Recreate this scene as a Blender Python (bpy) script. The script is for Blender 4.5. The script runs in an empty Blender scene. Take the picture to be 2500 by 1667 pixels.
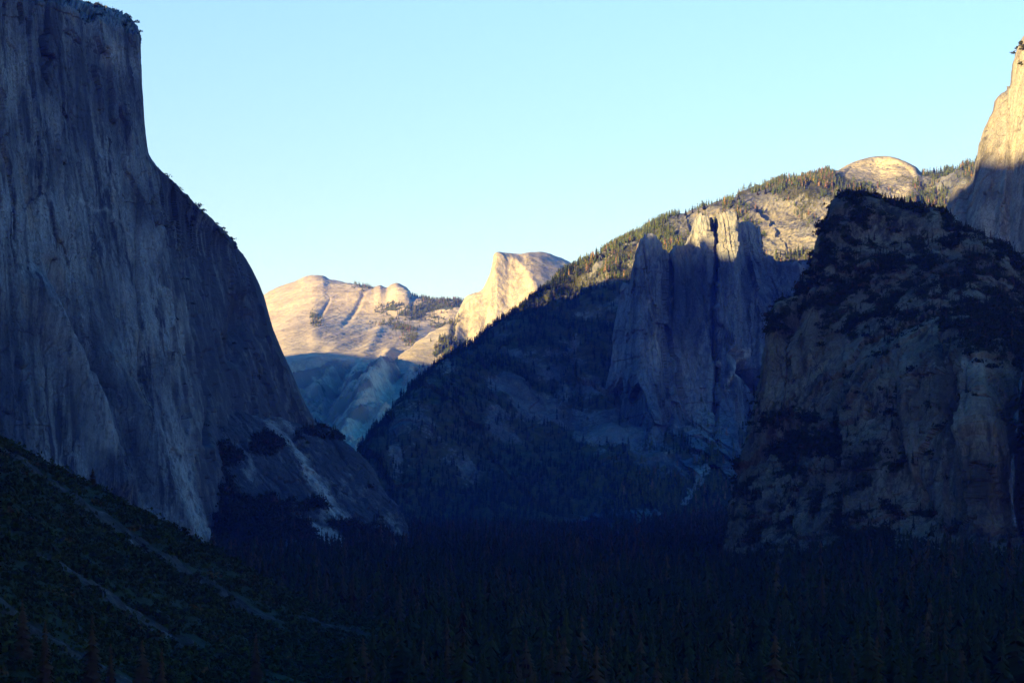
import bpy, math, random, time
import numpy as np
T0 = time.time()
SC = bpy.context.scene
COL = SC.collection
R = math.radians

# ------------------------------------------------------------------ camera
FPX, HZ, CAMZ = 5600.0, 1170.0, 130.0          # focal length and horizon row in photo pixels, eye height over the valley floor
cam_d = bpy.data.cameras.new('camera')
cam = bpy.data.objects.new('camera', cam_d); COL.objects.link(cam)
cam.location = (0, 0, CAMZ); cam.rotation_euler = (R(90), 0, 0)
cam_d.sensor_fit = 'HORIZONTAL'; cam_d.sensor_width = 36
cam_d.lens = 36 * FPX / 2500
cam_d.shift_y = (HZ - 1667 / 2) / 2500
cam_d.clip_start = 5; cam_d.clip_end = 120000
SC.camera = cam

# ------------------------------------------------------------------ sky and sun
SUN_EL, SUN_AZ = 5.0, 40.0                      # low evening sun behind the viewer's left shoulder
w = bpy.data.worlds.new('World'); SC.world = w; w.use_nodes = True
nt = w.node_tree; bg = nt.nodes['Background']
sky = nt.nodes.new('ShaderNodeTexSky'); sky.sky_type = 'NISHITA'; sky.sun_disc = False
sky.sun_elevation = R(SUN_EL); sky.sun_rotation = R(180 + SUN_AZ)
sky.altitude = 1300; sky.air_density = 1.0; sky.dust_density = 0.3; sky.ozone_density = 3.0
# clear mountain air: away from the low sun the sky deepens quickly to a dark blue zenith, on the sun's side it stays greyer
tc = nt.nodes.new('ShaderNodeTexCoord'); sx = nt.nodes.new('ShaderNodeSeparateXYZ'); nt.links.new(tc.outputs['Generated'], sx.inputs[0])
def sky_ramp(stops):
    r_ = nt.nodes.new('ShaderNodeValToRGB'); nt.links.new(sx.outputs[2], r_.inputs[0])
    for i, (p, c) in enumerate(stops):
        e = r_.color_ramp.elements[i] if i < 2 else r_.color_ramp.elements.new(p)
        e.position = p; e.color = (*c, 1)
    return r_.outputs[0]
east = sky_ramp([(.0, (.92, .61, .74)), (.12, (.98, .71, .78)), (.21, (1.04, .80, .80)), (.30, (.05, .68, .94)), (1., (.015, .61, .98))])
west = sky_ramp([(.0, (.78, .52, .52)), (.25, (.66, .50, .60)), (.5, (.24, .48, .74)), (.75, (.04, .48, .84)), (1., (.02, .38, .84))])
dt = nt.nodes.new('ShaderNodeVectorMath'); dt.operation = 'DOT_PRODUCT'; nt.links.new(tc.outputs['Generated'], dt.inputs[0])
dt.inputs[1].default_value = (-math.sin(R(SUN_AZ)), -math.cos(R(SUN_AZ)), 0)
mr = nt.nodes.new('ShaderNodeMapRange'); mr.interpolation_type = 'SMOOTHSTEP'; nt.links.new(dt.outputs['Value'], mr.inputs[0]); mr.inputs[1].default_value = .15; mr.inputs[2].default_value = .8
sm = nt.nodes.new('ShaderNodeMix'); sm.data_type = 'RGBA'; nt.links.new(mr.outputs[0], sm.inputs[0]); nt.links.new(east, sm.inputs[6]); nt.links.new(west, sm.inputs[7])
mul = nt.nodes.new('ShaderNodeMix'); mul.data_type = 'RGBA'; mul.blend_type = 'MULTIPLY'; mul.inputs[0].default_value = 1
nt.links.new(sky.outputs[0], mul.inputs[6]); nt.links.new(sm.outputs[2], mul.inputs[7])
nt.links.new(mul.outputs[2], bg.inputs[0]); bg.inputs[1].default_value = 0.15
sun_d = bpy.data.lights.new('sun', 'SUN'); sun_d.energy = 4.2; sun_d.angle = R(0.53); sun_d.color = (1.0, 0.765, 0.43)
sun = bpy.data.objects.new('sun', sun_d); COL.objects.link(sun)
sun.rotation_euler = (R(90 - SUN_EL), 0, -R(SUN_AZ))
sun.location = (-3000, -3000, 3000)
SC.view_settings.view_transform = 'Standard'; SC.view_settings.look = 'None'
SC.view_settings.exposure = 1.95; SC.view_settings.gamma = 1.0
SC.render.engine = 'CYCLES'
cy = SC.cycles
cy.use_denoising = True; cy.denoising_input_passes = 'RGB_ALBEDO_NORMAL'; cy.denoising_prefilter = 'ACCURATE'
cy.max_bounces = 4; cy.diffuse_bounces = 2; cy.glossy_bounces = 1; cy.volume_bounces = 0; cy.transparent_max_bounces = 4
cy.use_adaptive_sampling = True; cy.adaptive_threshold = 0.01

rng = np.random.default_rng(7)

# ------------------------------------------------------------------ helpers: noise
_perm = np.random.default_rng(11).permutation(256).astype(np.int32); _perm = np.concatenate([_perm, _perm, _perm])
_g = np.random.default_rng(12).normal(size=(256, 3)); _g /= np.linalg.norm(_g, axis=1)[:, None]; _g = _g.astype(np.float32)
def perlin(x, y, z):
    xi = np.floor(x).astype(np.int32); yi = np.floor(y).astype(np.int32); zi = np.floor(z).astype(np.int32)
    xf = (x - xi).astype(np.float32); yf = (y - yi).astype(np.float32); zf = (z - zi).astype(np.float32)
    xi &= 255; yi &= 255; zi &= 255
    u = xf*xf*xf*(xf*(xf*6-15)+10); v = yf*yf*yf*(yf*(yf*6-15)+10); s = zf*zf*zf*(zf*(zf*6-15)+10)
    def c(dx, dy, dz):
        h = _perm[_perm[_perm[xi+dx] + yi+dy] + zi+dz]
        g = _g[h]
        return g[..., 0]*(xf-dx) + g[..., 1]*(yf-dy) + g[..., 2]*(zf-dz)
    def L(a, b, t): return a + (b-a)*t
    return 1.5 * L(L(L(c(0,0,0), c(1,0,0), u), L(c(0,1,0), c(1,1,0), u), v), L(L(c(0,0,1), c(1,0,1), u), L(c(0,1,1), c(1,1,1), u), v), s)
def fbm(p, sc, oct=4, gain=.5, off=0., ridged=False):
    """p (...,3); sc = feature size in metres (x,y,z)"""
    sx, sy, sz = sc if hasattr(sc, '__len__') else (sc, sc, sc)
    a, t, f = 1., 0., 1.
    for i in range(oct):
        n = perlin(p[..., 0]/sx*f + off + 17.3*i, p[..., 1]/sy*f + 5.1*i - off, p[..., 2]/sz*f + 9.7*i + 2*off)
        if ridged: n = 1 - 2*np.abs(n)
        t = t + a*n; a *= gain; f *= 2.03
    return t
def cells(a, b, seed=0, tilt=False):
    """2-D Voronoi: random value of the nearest cell and distance to the border; with tilt a random slope across each cell"""
    ai = np.floor(a).astype(np.int32); bi = np.floor(b).astype(np.int32)
    best = np.full(a.shape, 9., np.float32); sec = best.copy(); val = np.zeros(a.shape, np.float32); sl = val.copy()
    for dx in (-1, 0, 1):
        for dy in (-1, 0, 1):
            cx = ai+dx; cy_ = bi+dy
            h = _perm[(_perm[(cx+seed) & 255] + cy_) & 255]; h2 = _perm[h+31]; h3 = _perm[h+101]
            da = (a - cx - h/255.).astype(np.float32); db = (b - cy_ - h2/255.).astype(np.float32)
            d = np.hypot(da, db); m = d < best
            sec = np.where(m, best, np.minimum(sec, d)); val = np.where(m, h3/255., val); best = np.where(m, d, best)
            if tilt: sl = np.where(m, da*(_perm[h+57]/127.-1) + .18*db*(_perm[h+77]/127.-1), sl)
    return (val - .5, sec - best, sl) if tilt else (val - .5, sec - best)
def sstep(a, b, x):
    t = np.clip((x-a)/(b-a), 0, 1); return t*t*(3-2*t)

# ------------------------------------------------------------------ helpers: geometry
def pix(px, py, d):
    px, py, d = np.asarray(px, float), np.asarray(py, float), np.asarray(d, float)
    return np.stack([(px-1250)/FPX*d, d, CAMZ + (HZ-py)/FPX*d], -1)
def to_pix(p):
    d = np.maximum(p[..., 1], 1.)
    return 1250 + p[..., 0]/d*FPX, HZ - (p[..., 2]-CAMZ)/d*FPX
def pchip(xk, Y, xq):
    xk = np.asarray(xk, float); Y = np.asarray(Y, float); h = np.diff(xk)
    hs = h.reshape((-1,) + (1,)*(Y.ndim-1)); dl = np.diff(Y, axis=0)/hs
    m = np.zeros_like(Y)
    if len(xk) > 2:
        w1 = 2*hs[1:]+hs[:-1]; w2 = hs[1:]+2*hs[:-1]
        same = dl[1:]*dl[:-1] > 0
        with np.errstate(all='ignore'):
            hm = (w1+w2)/(w1/dl[:-1] + w2/dl[1:])
        m[1:-1] = np.where(same, hm, 0)
    m[0] = dl[0]; m[-1] = dl[-1]
    i = np.clip(np.searchsorted(xk, xq)-1, 0, len(xk)-2)
    t = ((xq-xk[i])/h[i]).reshape((-1,) + (1,)*(Y.ndim-1)); hh = h[i].reshape(t.shape)
    return ((1+2*t)*(1-t)**2*Y[i] + t*(1-t)**2*hh*m[i] + t*t*(3-2*t)*Y[i+1] + t*t*(t-1)*hh*m[i+1])
def net_surface(net, nu, nv, wu=None, wv=None, lin=False, wd=0.):
    """net [K][M][3] of (px, py, depth) -> dense grid [nu][nv][3] of the same"""
    net = np.asarray(net, float)
    lu = np.hypot(*np.moveaxis(np.diff(net[..., :2], axis=0), -1, 0)).mean(1) + 2 + wd*np.abs(np.diff(net[..., 2], axis=0)).mean(1)
    lv = np.hypot(*np.moveaxis(np.diff(net[..., :2], axis=1), -1, 0)).mean(0) + 2
    if wu is not None: lu = lu*np.asarray(wu)
    if wv is not None: lv = lv*np.asarray(wv)
    cu = np.concatenate([[0], np.cumsum(lu)]); cv = np.concatenate([[0], np.cumsum(lv)])
    qu = np.linspace(0, cu[-1], nu)
    if lin:
        i = np.clip(np.searchsorted(cu, qu)-1, 0, len(cu)-2); t = ((qu-cu[i])/(cu[i+1]-cu[i]))[:, None, None]
        g = net[i]*(1-t) + net[i+1]*t
    else: g = pchip(cu, net, qu)
    g = np.moveaxis(pchip(cv, np.moveaxis(g, 1, 0), np.linspace(0, cv[-1], nv)), 0, 1)
    return g
def normals(P):
    a = np.gradient(P, axis=0); b = np.gradient(P, axis=1)
    n = np.cross(a, b); n /= np.maximum(np.linalg.norm(n, axis=-1), 1e-6)[..., None]
    return n
def face_viewer(n, P):
    """orient a grid's normals the same way all over: towards the viewer on the part that is seen"""
    v = P - np.array([0, 0, CAMZ]); s = (n*v).sum(-1)
    return -n if np.median(s) > 0 else n
def mesh_obj(name, V, F, mat, attrs=None, smooth=False, parent=None):
    me = bpy.data.meshes.new(name)
    V = np.ascontiguousarray(V, np.float32).reshape(-1, 3); F = np.ascontiguousarray(F, np.int32)
    k = F.shape[1]
    me.vertices.add(len(V)); me.vertices.foreach_set('co', V.ravel())
    me.loops.add(F.size); me.loops.foreach_set('vertex_index', F.ravel())
    me.polygons.add(len(F)); me.polygons.foreach_set('loop_start', np.arange(0, F.size, k, dtype=np.int32))
    me.polygons.foreach_set('use_smooth', np.full(len(F), smooth))
    for an, av in (attrs or {}).items():
        av = np.ascontiguousarray(av, np.float32)
        if av.ndim == 2:
            at = me.attributes.new(an, 'FLOAT_COLOR', 'POINT'); at.data.foreach_set('color', av.ravel())
        else:
            at = me.attributes.new(an, 'FLOAT', 'POINT'); at.data.foreach_set('value', av.ravel())
    me.update(calc_edges=True); me.validate()
    me.materials.append(mat)
    o = bpy.data.objects.new(name, me); COL.objects.link(o)
    if parent: o.parent = parent
    return o
def grid_faces(nu, nv):
    i = np.arange(nu*nv).reshape(nu, nv)
    return np.stack([i[:-1, :-1], i[1:, :-1], i[1:, 1:], i[:-1, 1:]], -1).reshape(-1, 4)
def tag(o, label=None, cat=None, group=None, kind=None):
    if label: o['label'] = label
    if cat: o['category'] = cat
    if group: o['group'] = group
    if kind: o['kind'] = kind
    return o

# ------------------------------------------------------------------ materials
def new_mat(name):
    m = bpy.data.materials.new(name); m.use_nodes = True
    nt = m.node_tree; b = nt.nodes['Principled BSDF']
    b.inputs['Roughness'].default_value = .9; b.inputs['Specular IOR Level'].default_value = .1
    return m, nt, b
class N:
    """tiny node-graph writer"""
    def __init__(s, nt): s.nt = nt
    def n(s, t, **k):
        o = s.nt.nodes.new(t)
        for a, v in k.items(): setattr(o, a, v)
        return o
    def put(s, sock, v):
        if hasattr(v, 'is_output'): s.nt.links.new(v, sock)
        else: sock.default_value = v
    def math(s, op, a, b=0., clamp=False):
        o = s.n('ShaderNodeMath', operation=op, use_clamp=clamp); s.put(o.inputs[0], a); s.put(o.inputs[1], b); return o.outputs[0]
    def mix(s, f, a, b, mode='MIX'):
        o = s.n('ShaderNodeMix', data_type='RGBA', blend_type=mode)
        s.put(o.inputs[0], f); s.put(o.inputs[6], a); s.put(o.inputs[7], b); return o.outputs[2]
    def coord(s, sc, rot=(0, 0, 0)):
        if not hasattr(s, 'tc'): s.tc = s.n('ShaderNodeTexCoord').outputs['Object']
        o = s.n('ShaderNodeMapping'); o.inputs['Scale'].default_value = [1/x for x in sc]; o.inputs['Rotation'].default_value = rot
        s.nt.links.new(s.tc, o.inputs[0]); return o.outputs[0]
    def noise(s, sc, det=5, rough=.6, dist=0., rot=(0, 0, 0)):
        o = s.n('ShaderNodeTexNoise'); s.put(o.inputs['Vector'], s.coord(sc, rot)); o.inputs['Scale'].default_value = 1
        o.inputs['Detail'].default_value = det; o.inputs['Roughness'].default_value = rough; o.inputs['Distortion'].default_value = dist
        return o.outputs[0]
    def ramp(s, v, lo, hi):
        o = s.n('ShaderNodeMapRange', interpolation_type='SMOOTHSTEP'); s.put(o.inputs[0], v)
        o.inputs[1].default_value = lo; o.inputs[2].default_value = hi; return o.outputs[0]
    def attr(s, name, out='Fac'):
        return s.n('ShaderNodeAttribute', attribute_name=name).outputs[out]
def c4(c): return (c[0], c[1], c[2], 1)
def rock_mat(name, base, dark, tan, pale, veg, s=1.0, stretch=9., streak=.75, tanamt=.5, slab=None, bump=1.0, grain=1.0, cracks=.7):
    """weathered granite: light and dark water streaks down the wall, tan stains, pale scars, plants where the mesh says so"""
    m, nt, b = new_mat(name); g = N(nt)
    big = g.noise((140*s, 140*s, 230*s), 5, .6, .4)
    col = g.mix(g.ramp(big, .38, .66), c4(dark), c4(base))
    st1 = g.noise((16*s, 16*s, 16*s*stretch), 5, .65, .2)
    st2 = g.noise((5*s, 5*s, 5*s*stretch), 4, .65)
    wide = g.noise((60*s, 60*s, 60*s*stretch*.6), 4, .55, .3)
    col = g.mix(g.math('MULTIPLY', g.ramp(g.noise((45*s, 45*s, 45*s*4), 5, .6, .5), .52, .72), tanamt), col, c4(tan))
    k = g.math('MULTIPLY', g.math('ADD', .25, g.ramp(wide, .42, .60)), g.math('MULTIPLY', g.ramp(st1, .42, .60), streak), True)
    col = g.mix(k, col, c4([x*.42 for x in dark]))
    col = g.mix(g.math('MULTIPLY', g.ramp(st2, .52, .70), streak*.45), col, c4([x*.5 for x in dark]))
    col = g.mix(g.math('MULTIPLY', g.ramp(g.noise((30*s, 30*s, 70*s), 6, .7, .6), .58, .74), .55), col, c4(pale))
    if slab is not None:
        sl = g.noise(slab[0], 5, .65, .3, slab[1])
        col = g.mix(g.math('MULTIPLY', g.ramp(sl, .5, .68), slab[2]), col, c4([x*.6 for x in dark]))
        sl = g.noise([x*.4 for x in slab[0]], 4, .7, .2, slab[1])
        col = g.mix(g.math('MULTIPLY', g.ramp(sl, .52, .64), slab[2]), col, c4([x*.65 for x in dark]))
    if cracks:                                   # joints and flake edges: thin dark lines along warped cell borders
        for sz, wdt, k in ((62*s, .022, cracks), (24*s, .035, cracks*.75)):
            wp = g.n('ShaderNodeTexNoise'); g.put(wp.inputs['Vector'], g.coord((sz*.8, sz*.8, sz*2.2))); wp.inputs['Scale'].default_value = 1; wp.inputs['Detail'].default_value = 4
            ad = g.n('ShaderNodeVectorMath', operation='MULTIPLY_ADD'); g.put(ad.inputs[0], wp.outputs[1]); ad.inputs[1].default_value = (.9, .9, .5); g.put(ad.inputs[2], g.coord((sz, sz, sz*3.4)))
            vo = g.n('ShaderNodeTexVoronoi', feature='DISTANCE_TO_EDGE'); g.put(vo.inputs['Vector'], ad.outputs[0]); vo.inputs['Scale'].default_value = 1
            ln = g.math('SUBTRACT', 1., g.ramp(vo.outputs['Distance'], 0., wdt)); gate = g.ramp(g.noise((sz*1.6, sz*1.6, sz*2.4), 3, .5), .42, .58)
            col = g.mix(g.math('MULTIPLY', g.math('MULTIPLY', ln, gate), k), col, c4([x*.3 for x in dark]))
    gr = g.noise((2.6*s*grain, 2.6*s*grain, 5*s*grain), 4, .7)
    col = g.mix(1.0, col, g.mix(g.ramp(gr, .25, .75), (.62, .62, .62, 1), (1.3, 1.3, 1.3, 1)), 'MULTIPLY')
    col = g.mix(g.math('MULTIPLY', g.attr('pale'), g.ramp(g.noise((9*s, 9*s, 22*s), 5, .7), .3, .6), True), col, c4(pale))
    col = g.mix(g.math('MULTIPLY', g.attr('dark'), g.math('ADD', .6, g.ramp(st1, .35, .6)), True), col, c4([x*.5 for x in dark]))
    vn = g.noise((7*s, 7*s, 7*s), 5, .7)
    vf = g.ramp(g.math('ADD', g.attr('veg'), g.math('MULTIPLY', g.math('SUBTRACT', vn, .5), 1.1)), .42, .6)
    vc = g.mix(g.ramp(g.noise((14*s, 14*s, 14*s), 4, .6), .35, .65), c4(veg), c4([veg[0]*1.9, veg[1]*1.7, veg[2]*1.3]))
    col = g.mix(vf, col, vc)
    nt.links.new(col, b.inputs['Base Color'])
    bp = g.n('ShaderNodeBump'); bp.inputs['Strength'].default_value = .55*bump; bp.inputs['Distance'].default_value = 4*s
    hgt = g.math('ADD', g.math('MULTIPLY', st1, .8), g.math('ADD', g.noise((7*s, 7*s, 11*s), 6, .7), g.math('MULTIPLY', gr, .5)))
    nt.links.new(hgt, bp.inputs['Height']); nt.links.new(bp.outputs[0], b.inputs['Normal'])
    return m
VEG = (.020, .023, .006)
M_ELCAP = rock_mat('grey_granite_wall', (.245, .285, .295), (.09, .112, .135), (.29, .245, .16), (.40, .44, .45), VEG, 1.0, 11, .95, .6)
M_CATH = rock_mat('brown_granite_cliff', (.20, .168, .12), (.10, .085, .062), (.25, .16, .085), (.36, .31, .23), VEG, .9, 8, .8, .6, cracks=.85)
M_MIDCATH = rock_mat('tan_granite_cliff', (.35, .315, .26), (.23, .215, .20), (.40, .28, .17), (.46, .43, .38), VEG, .9, 10, .7, .6)
M_SENT = rock_mat('blue_grey_granite_cliff', (.155, .19, .225), (.07, .09, .115), (.24, .205, .15), (.46, .42, .36), VEG, 1.3, 8, .65, .4)
M_RIDGE = rock_mat('grassy_ridge_rock', (.19, .195, .20), (.09, .098, .11), (.30, .24, .15), (.52, .44, .30), (.040, .044, .026), 1.3, 3, .5, .5)
M_DOME = rock_mat('pale_granite_dome', (.52, .45, .35), (.36, .31, .25), (.5, .38, .25), (.62, .56, .46), (.04, .055, .025), 2.0, 9, .42, .4, bump=.35, cracks=.2)
M_FAR = rock_mat('pale_granite_slabs', (.60, .51, .41), (.43, .36, .30), (.56, .44, .30), (.68, .60, .50), (.045, .06, .03), 3.0, 2.0, .3, .4,
                 slab=((420, 90, 15), (0, R(38), 0), .5), bump=.35, cracks=.25)

# ------------------------------------------------------------------ rock shaping
def rock_relief(P, n, amp=1.0, s=1.0, vert=5.0, slabs=1.0, rough=1.0, off=0., warp=.3):
    """buttresses, dihedrals, tilted flakes and cracks: metres of relief along the normal"""
    h = 11*amp*fbm(P, (150*s, 150*s, 150*s*vert), 3, .5, off)
    wv = fbm(P, (40*s, 40*s, 90*s), 2, .5, off+3)
    a = (P[..., 0]*.55 + P[..., 1]*.85)
    v0, e0, t0 = cells(a/(120*s) + warp*wv, P[..., 2]/(120*s*vert) + warp*.6*wv, int(off*7)+21, True)
    v1, e1, t1 = cells(a/(48*s) + warp*wv, P[..., 2]/(48*s*vert) + warp*.6*wv, int(off*7)+3, True)
    v2, e2, t2 = cells(a/(17*s) + warp*wv, P[..., 2]/(17*s*vert*.7) + warp*.6*wv, int(off*7)+9, True)
    h = h + slabs*amp*(9*v0 + 22*t0 + 6*v1 + 11*t1 + 2.4*v2 + 4.5*t2 - 5.*(1-sstep(0, .035, e0)) - 3.5*(1-sstep(0, .05, e1)) - 1.4*(1-sstep(0, .08, e2)))
    h = h + rough*amp*(2.6*fbm(P, (26*s, 26*s, 70*s), 5, .55, off+8) + 1.2*fbm(P, (9*s, 9*s, 12*s), 3, .6, off+12))
    return h
def prisms(a, z, wd, tall, seed, ledge=.5):
    """joint-bounded columns: flat tilted faces between vertical breaks, stepped back at ledges of their own"""
    def rnd(i, k): return _perm[(_perm[(i+k) & 255] + seed) & 255]/255.
    u = a/wd; i = np.floor(u).astype(np.int32)
    i = np.where(u - i < .75*rnd(i, 3), i-1, i)                     # jittered break positions
    b0 = i + .75*rnd(i, 3); b1 = i + 1 + .75*rnd(i+1, 3); t = ((u-b0)/np.maximum(b1-b0, .05)).astype(np.float32)
    v = rnd(i, 41)*(1-t) + rnd(i, 97)*t - .5
    q = z/tall + 3*rnd(i, 7); k = np.floor(q).astype(np.int32); k = np.where(q-k < .7*rnd(k*7+i, 5), k-1, k)
    return v + ledge*(rnd(i*13+k*31, 19)-.5)
def joint_relief(P, a, amp=1., s=1., seed=1, slant=.06, warp=5.):
    z = P[..., 2]; wv = fbm(P, (90*s, 90*s, 160*s), 3, .5, seed*3.1)
    a = a + slant*z + warp*s*wv
    h = 30*prisms(a, z, 78*s, 260*s, seed, .5) + 13*prisms(a, z + 30*wv, 27*s, 120*s, seed+31, .6) + 5*prisms(a + 2*s*wv, z + 16*wv, 9.5*s, 46*s, seed+77, .8)
    h = h + 7*prisms(a*.8 - .55*z, z, 46*s, 90*s, seed+55, .4)     # slanting joints
    return amp*(h + 1.6*fbm(P, (8*s, 8*s, 14*s), 3, .6, seed))
def level(n):
    m = n*np.array([1, 1, .15]); return m/np.maximum(np.linalg.norm(m, axis=-1), 1e-3)[..., None]
SUNX, SUNY = math.sin(R(SUN_AZ)), math.cos(R(SUN_AZ))
def blobs(px, py, lst):
    t = np.zeros(px.shape)
    for (x, y, rx, ry, s) in lst:
        t = np.maximum(t, s*np.exp(-(((px-x)/rx)**2 + ((py-y)/ry)**2)))
    return t
def line_mask(px, py, pts):
    """soft band along a polyline of (px, py, half-width, strength)"""
    t = np.zeros(px.shape)
    for (x0, y0, w0, s0), (x1, y1, w1, s1) in zip(pts[:-1], pts[1:]):
        dx, dy = x1-x0, y1-y0; u = np.clip(((px-x0)*dx + (py-y0)*dy)/(dx*dx+dy*dy), 0, 1)
        d = np.hypot(px-x0-u*dx, py-y0-u*dy); ww = w0+(w1-w0)*u
        t = np.maximum(t, (s0+(s1-s0)*u)*np.exp(-(d/ww)**2))
    return t
VEGPTS = {}
def massif(name, net, nu, nv, mat, relief, wu=None, wv=None, veg=None, pale=None, dark=None, vegslope=(.55, .85), vegk=.8, lin=False, wd=0., flat=False, lift=None):
    g = net_surface(net, nu, nv, wu, wv, lin, wd)
    P = pix(g[..., 0], g[..., 1], g[..., 2])
    n = face_viewer(normals(P), P)
    h = relief(P, n)
    if flat: n = level(n)
    P2 = P + n*h[..., None]
    if lift: P2[..., 2] += lift(P, g[..., 0], g[..., 1])
    n2 = normals(P2); n2 = n2*np.sign((n2*n).sum(-1))[..., None]
    ppx, ppy = g[..., 0], g[..., 1]
    rag = fbm(P, 90., 4, .6, 4.4)
    wx = ppx + 14*rag; wy = ppy + 14*fbm(P, 90., 4, .6, 9.4)
    up = np.abs(n2[..., 2])
    v = vegk*sstep(vegslope[0], vegslope[1], up + .25*rag)
    if veg is not None: v = np.clip(np.maximum(v, veg(wx, wy, P)) , 0, 1.2)
    A = {'veg': v.ravel(), 'pale': (pale(wx, wy, P) if pale else np.zeros(v.shape)).ravel(), 'dark': (dark(wx, wy, P) if dark else np.zeros(v.shape)).ravel()}
    F = grid_faces(nu, nv)
    o = mesh_obj(name, P2.reshape(-1, 3), F, mat, A)
    tag(o, kind='structure')
    VEGPTS[name] = (P2, n2, v, ppx, ppy)
    print(name, round(time.time()-T0, 1)); return o

# ------------------------------------------------------------------ the great wall on the left
def interp(py, tbl): return np.interp(py, [a for a, b in tbl], [b for a, b in tbl])
N_EDGE = [(-200, 322), (0, 326), (80, 337), (250, 345), (375, 357), (520, 378), (650, 395), (800, 420), (950, 440), (1080, 465), (1200, 490), (1330, 520), (1420, 535)]
S_EDGE = [(-200, 326), (0, 330), (80, 341), (250, 349), (375, 362), (400, 380), (455, 432), (520, 499), (575, 556), (600, 582), (630, 598), (680, 617), (720, 640), (800, 662), (900, 706), (1000, 752), (1050, 784), (1200, 850), (1330, 905), (1420, 930)]
def elcap_net():
    cols = []
    rows = [100, 170, 250, 375, 400, 455, 520, 575, 630, 720, 800, 900, 1000, 1080, 1200, 1330, 1440]
    spec = [('f', -1.2, -190, -230), ('f', -.5, -90, -140), ('f', 0, -25, -62), ('f', .3, 8, -22), ('f', .55, 36, 2), ('f', .8, 64, 26), ('f', .94, 80, 48), ('f', 1.0, 90, 66),
            ('g', .12, 92, 72), ('g', .45, 92, 74), ('g', .8, 92, 76), ('g', 1.0, 92, 78), ('b', .3, 95, 82), ('b', 1.0, 100, 90)]
    for kind, f, top, sky in spec:
        pts = []
        for j, py in enumerate([sky+420, sky, top] + rows):
            pe = max(py, top) if j > 1 else top
            nx, sx = interp(pe, N_EDGE), interp(pe, S_EDGE)
            lean = -150*(pe-90)/1250.
            if kind == 'f': px = f*nx; d = 3600+400*f + lean
            elif kind == 'g': px = nx+(sx-nx)*f; d = 4000 + lean*(1-f*.6) + np.interp(f, [0, .12, .45, .8, 1], [0, .16, .6, .86, 1])*(60+500*sstep(0, 240, sx-nx))
            else: px = sx - 25*f - 200*f*sstep(0, 200, sx-nx); d = 4060 + 500*sstep(0, 240, sx-nx) + f*(130+570*sstep(330, 520, pe))
            if j == 0: d += 700
            if j == 1: d += 140
            pts.append((px, py, d))
        cols.append(pts)
    return cols
def elcap_relief(P, n):
    h = rock_relief(P, n, .7, 1.0, 6.0, 1.0, .9, 1.) + joint_relief(P, P[..., 0]*.37 + P[..., 1]*.93, .3, 1., 3, .03)
    px, py = to_pix(P)
    # big features seen on the wall: the diagonal rib, the heart hollow, the alcove on the right-hand wall
    h = h + 1.6*26*line_mask(px, py, [(75, 690, 26, .4), (125, 800, 28, .9), (185, 930, 30, 1), (235, 1060, 34, 1), (275, 1180, 40, .8)])
    h = h - 1.6*26*line_mask(px, py, [(115, 650, 18, .3), (150, 790, 22, .9), (205, 900, 24, .9), (240, 960, 22, .4)])
    h = h - 18*line_mask(px, py, [(128, 640, 6, .6), (136, 770, 5, 1.)])
    h = h + 1.6*20*line_mask(px, py, [(270, 870, 26, .3), (330, 1010, 26, .9), (380, 1160, 30, .8), (440, 1290, 26, .8)])
    h = h - 1.6*12*line_mask(px, py, [(300, 1010, 10, .3), (330, 1120, 12, .9), (370, 1240, 12, .7)])
    h = h - 30*line_mask(px, py, [(585, 740, 20, .3), (575, 800, 22, .9), (570, 870, 24, .6)])
    h = h + 14*line_mask(px, py, [(535, 560, 14, .6), (555, 640, 14, .9), (600, 760, 12, .8)])
    h = h - 26*line_mask(px, py, [(505, 860, 8, .3), (507, 960, 8, 1), (507, 1080, 8, 1)])
    return h*(.25 + .75*sstep(0, 26, np.interp(py, [a for a, b in S_EDGE], [b for a, b in S_EDGE]) - px))
def elcap_dark(x, y, P):
    t = line_mask(x, y, [(130, 20, 14, .9), (110, 120, 22, .8), (105, 230, 16, .5)])
    t = np.maximum(t, line_mask(x, y, [(200, 100, 14, .5), (205, 220, 18, .8), (225, 330, 26, .6)]))
    t = np.maximum(t, line_mask(x, y, [(250, 130, 8, .8), (268, 230, 9, .6)]))
    t = np.maximum(t, blobs(x, y, [(110, 395, 70, 60, .5), (60, 280, 26, 70, .5), (245, 240, 50, 40, .45), (330, 480, 50, 40, .3), (245, 720, 60, 60, .45)]))
    t = np.maximum(t, blobs(x, y, [(585, 790, 26, 60, .8), (545, 890, 90, 34, .9), (560, 960, 90, 50, .7), (640, 960, 60, 60, .75), (440, 960, 18, 60, .6), (500, 760, 10, 140, .6), (430, 480, 30, 60, .4), (90, 1000, 50, 90, .45), (310, 1090, 30, 60, .4)]))
    t = np.maximum(t, line_mask(x, y, [(360, 390, 6, .9), (420, 470, 12, .7), (500, 550, 22, .6), (560, 620, 18, .5)]))
    t = np.maximum(t, .8*sstep(0, 12, x - np.interp(y, [a for a, b in N_EDGE], [b for a, b in N_EDGE]) - 10)*sstep(370, 420, y)*(1-.7*blobs(x, y, [(455, 770, 26, 70, 1.), (540, 700, 20, 90, .7), (470, 1000, 22, 90, .8), (600, 720, 12, 80, .6)])))  # shade of the right-hand face put into its colour
    t = np.maximum(t, .75*blobs(x, y, [(40, 900, 60, 140, .8), (130, 1050, 50, 80, .7), (310, 940, 20, 60, .6), (250, 830, 40, 120, .6), (160, 420, 120, 60, .5), (250, 560, 60, 60, .5), (20, 330, 30, 60, .6)]))
    return t
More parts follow.
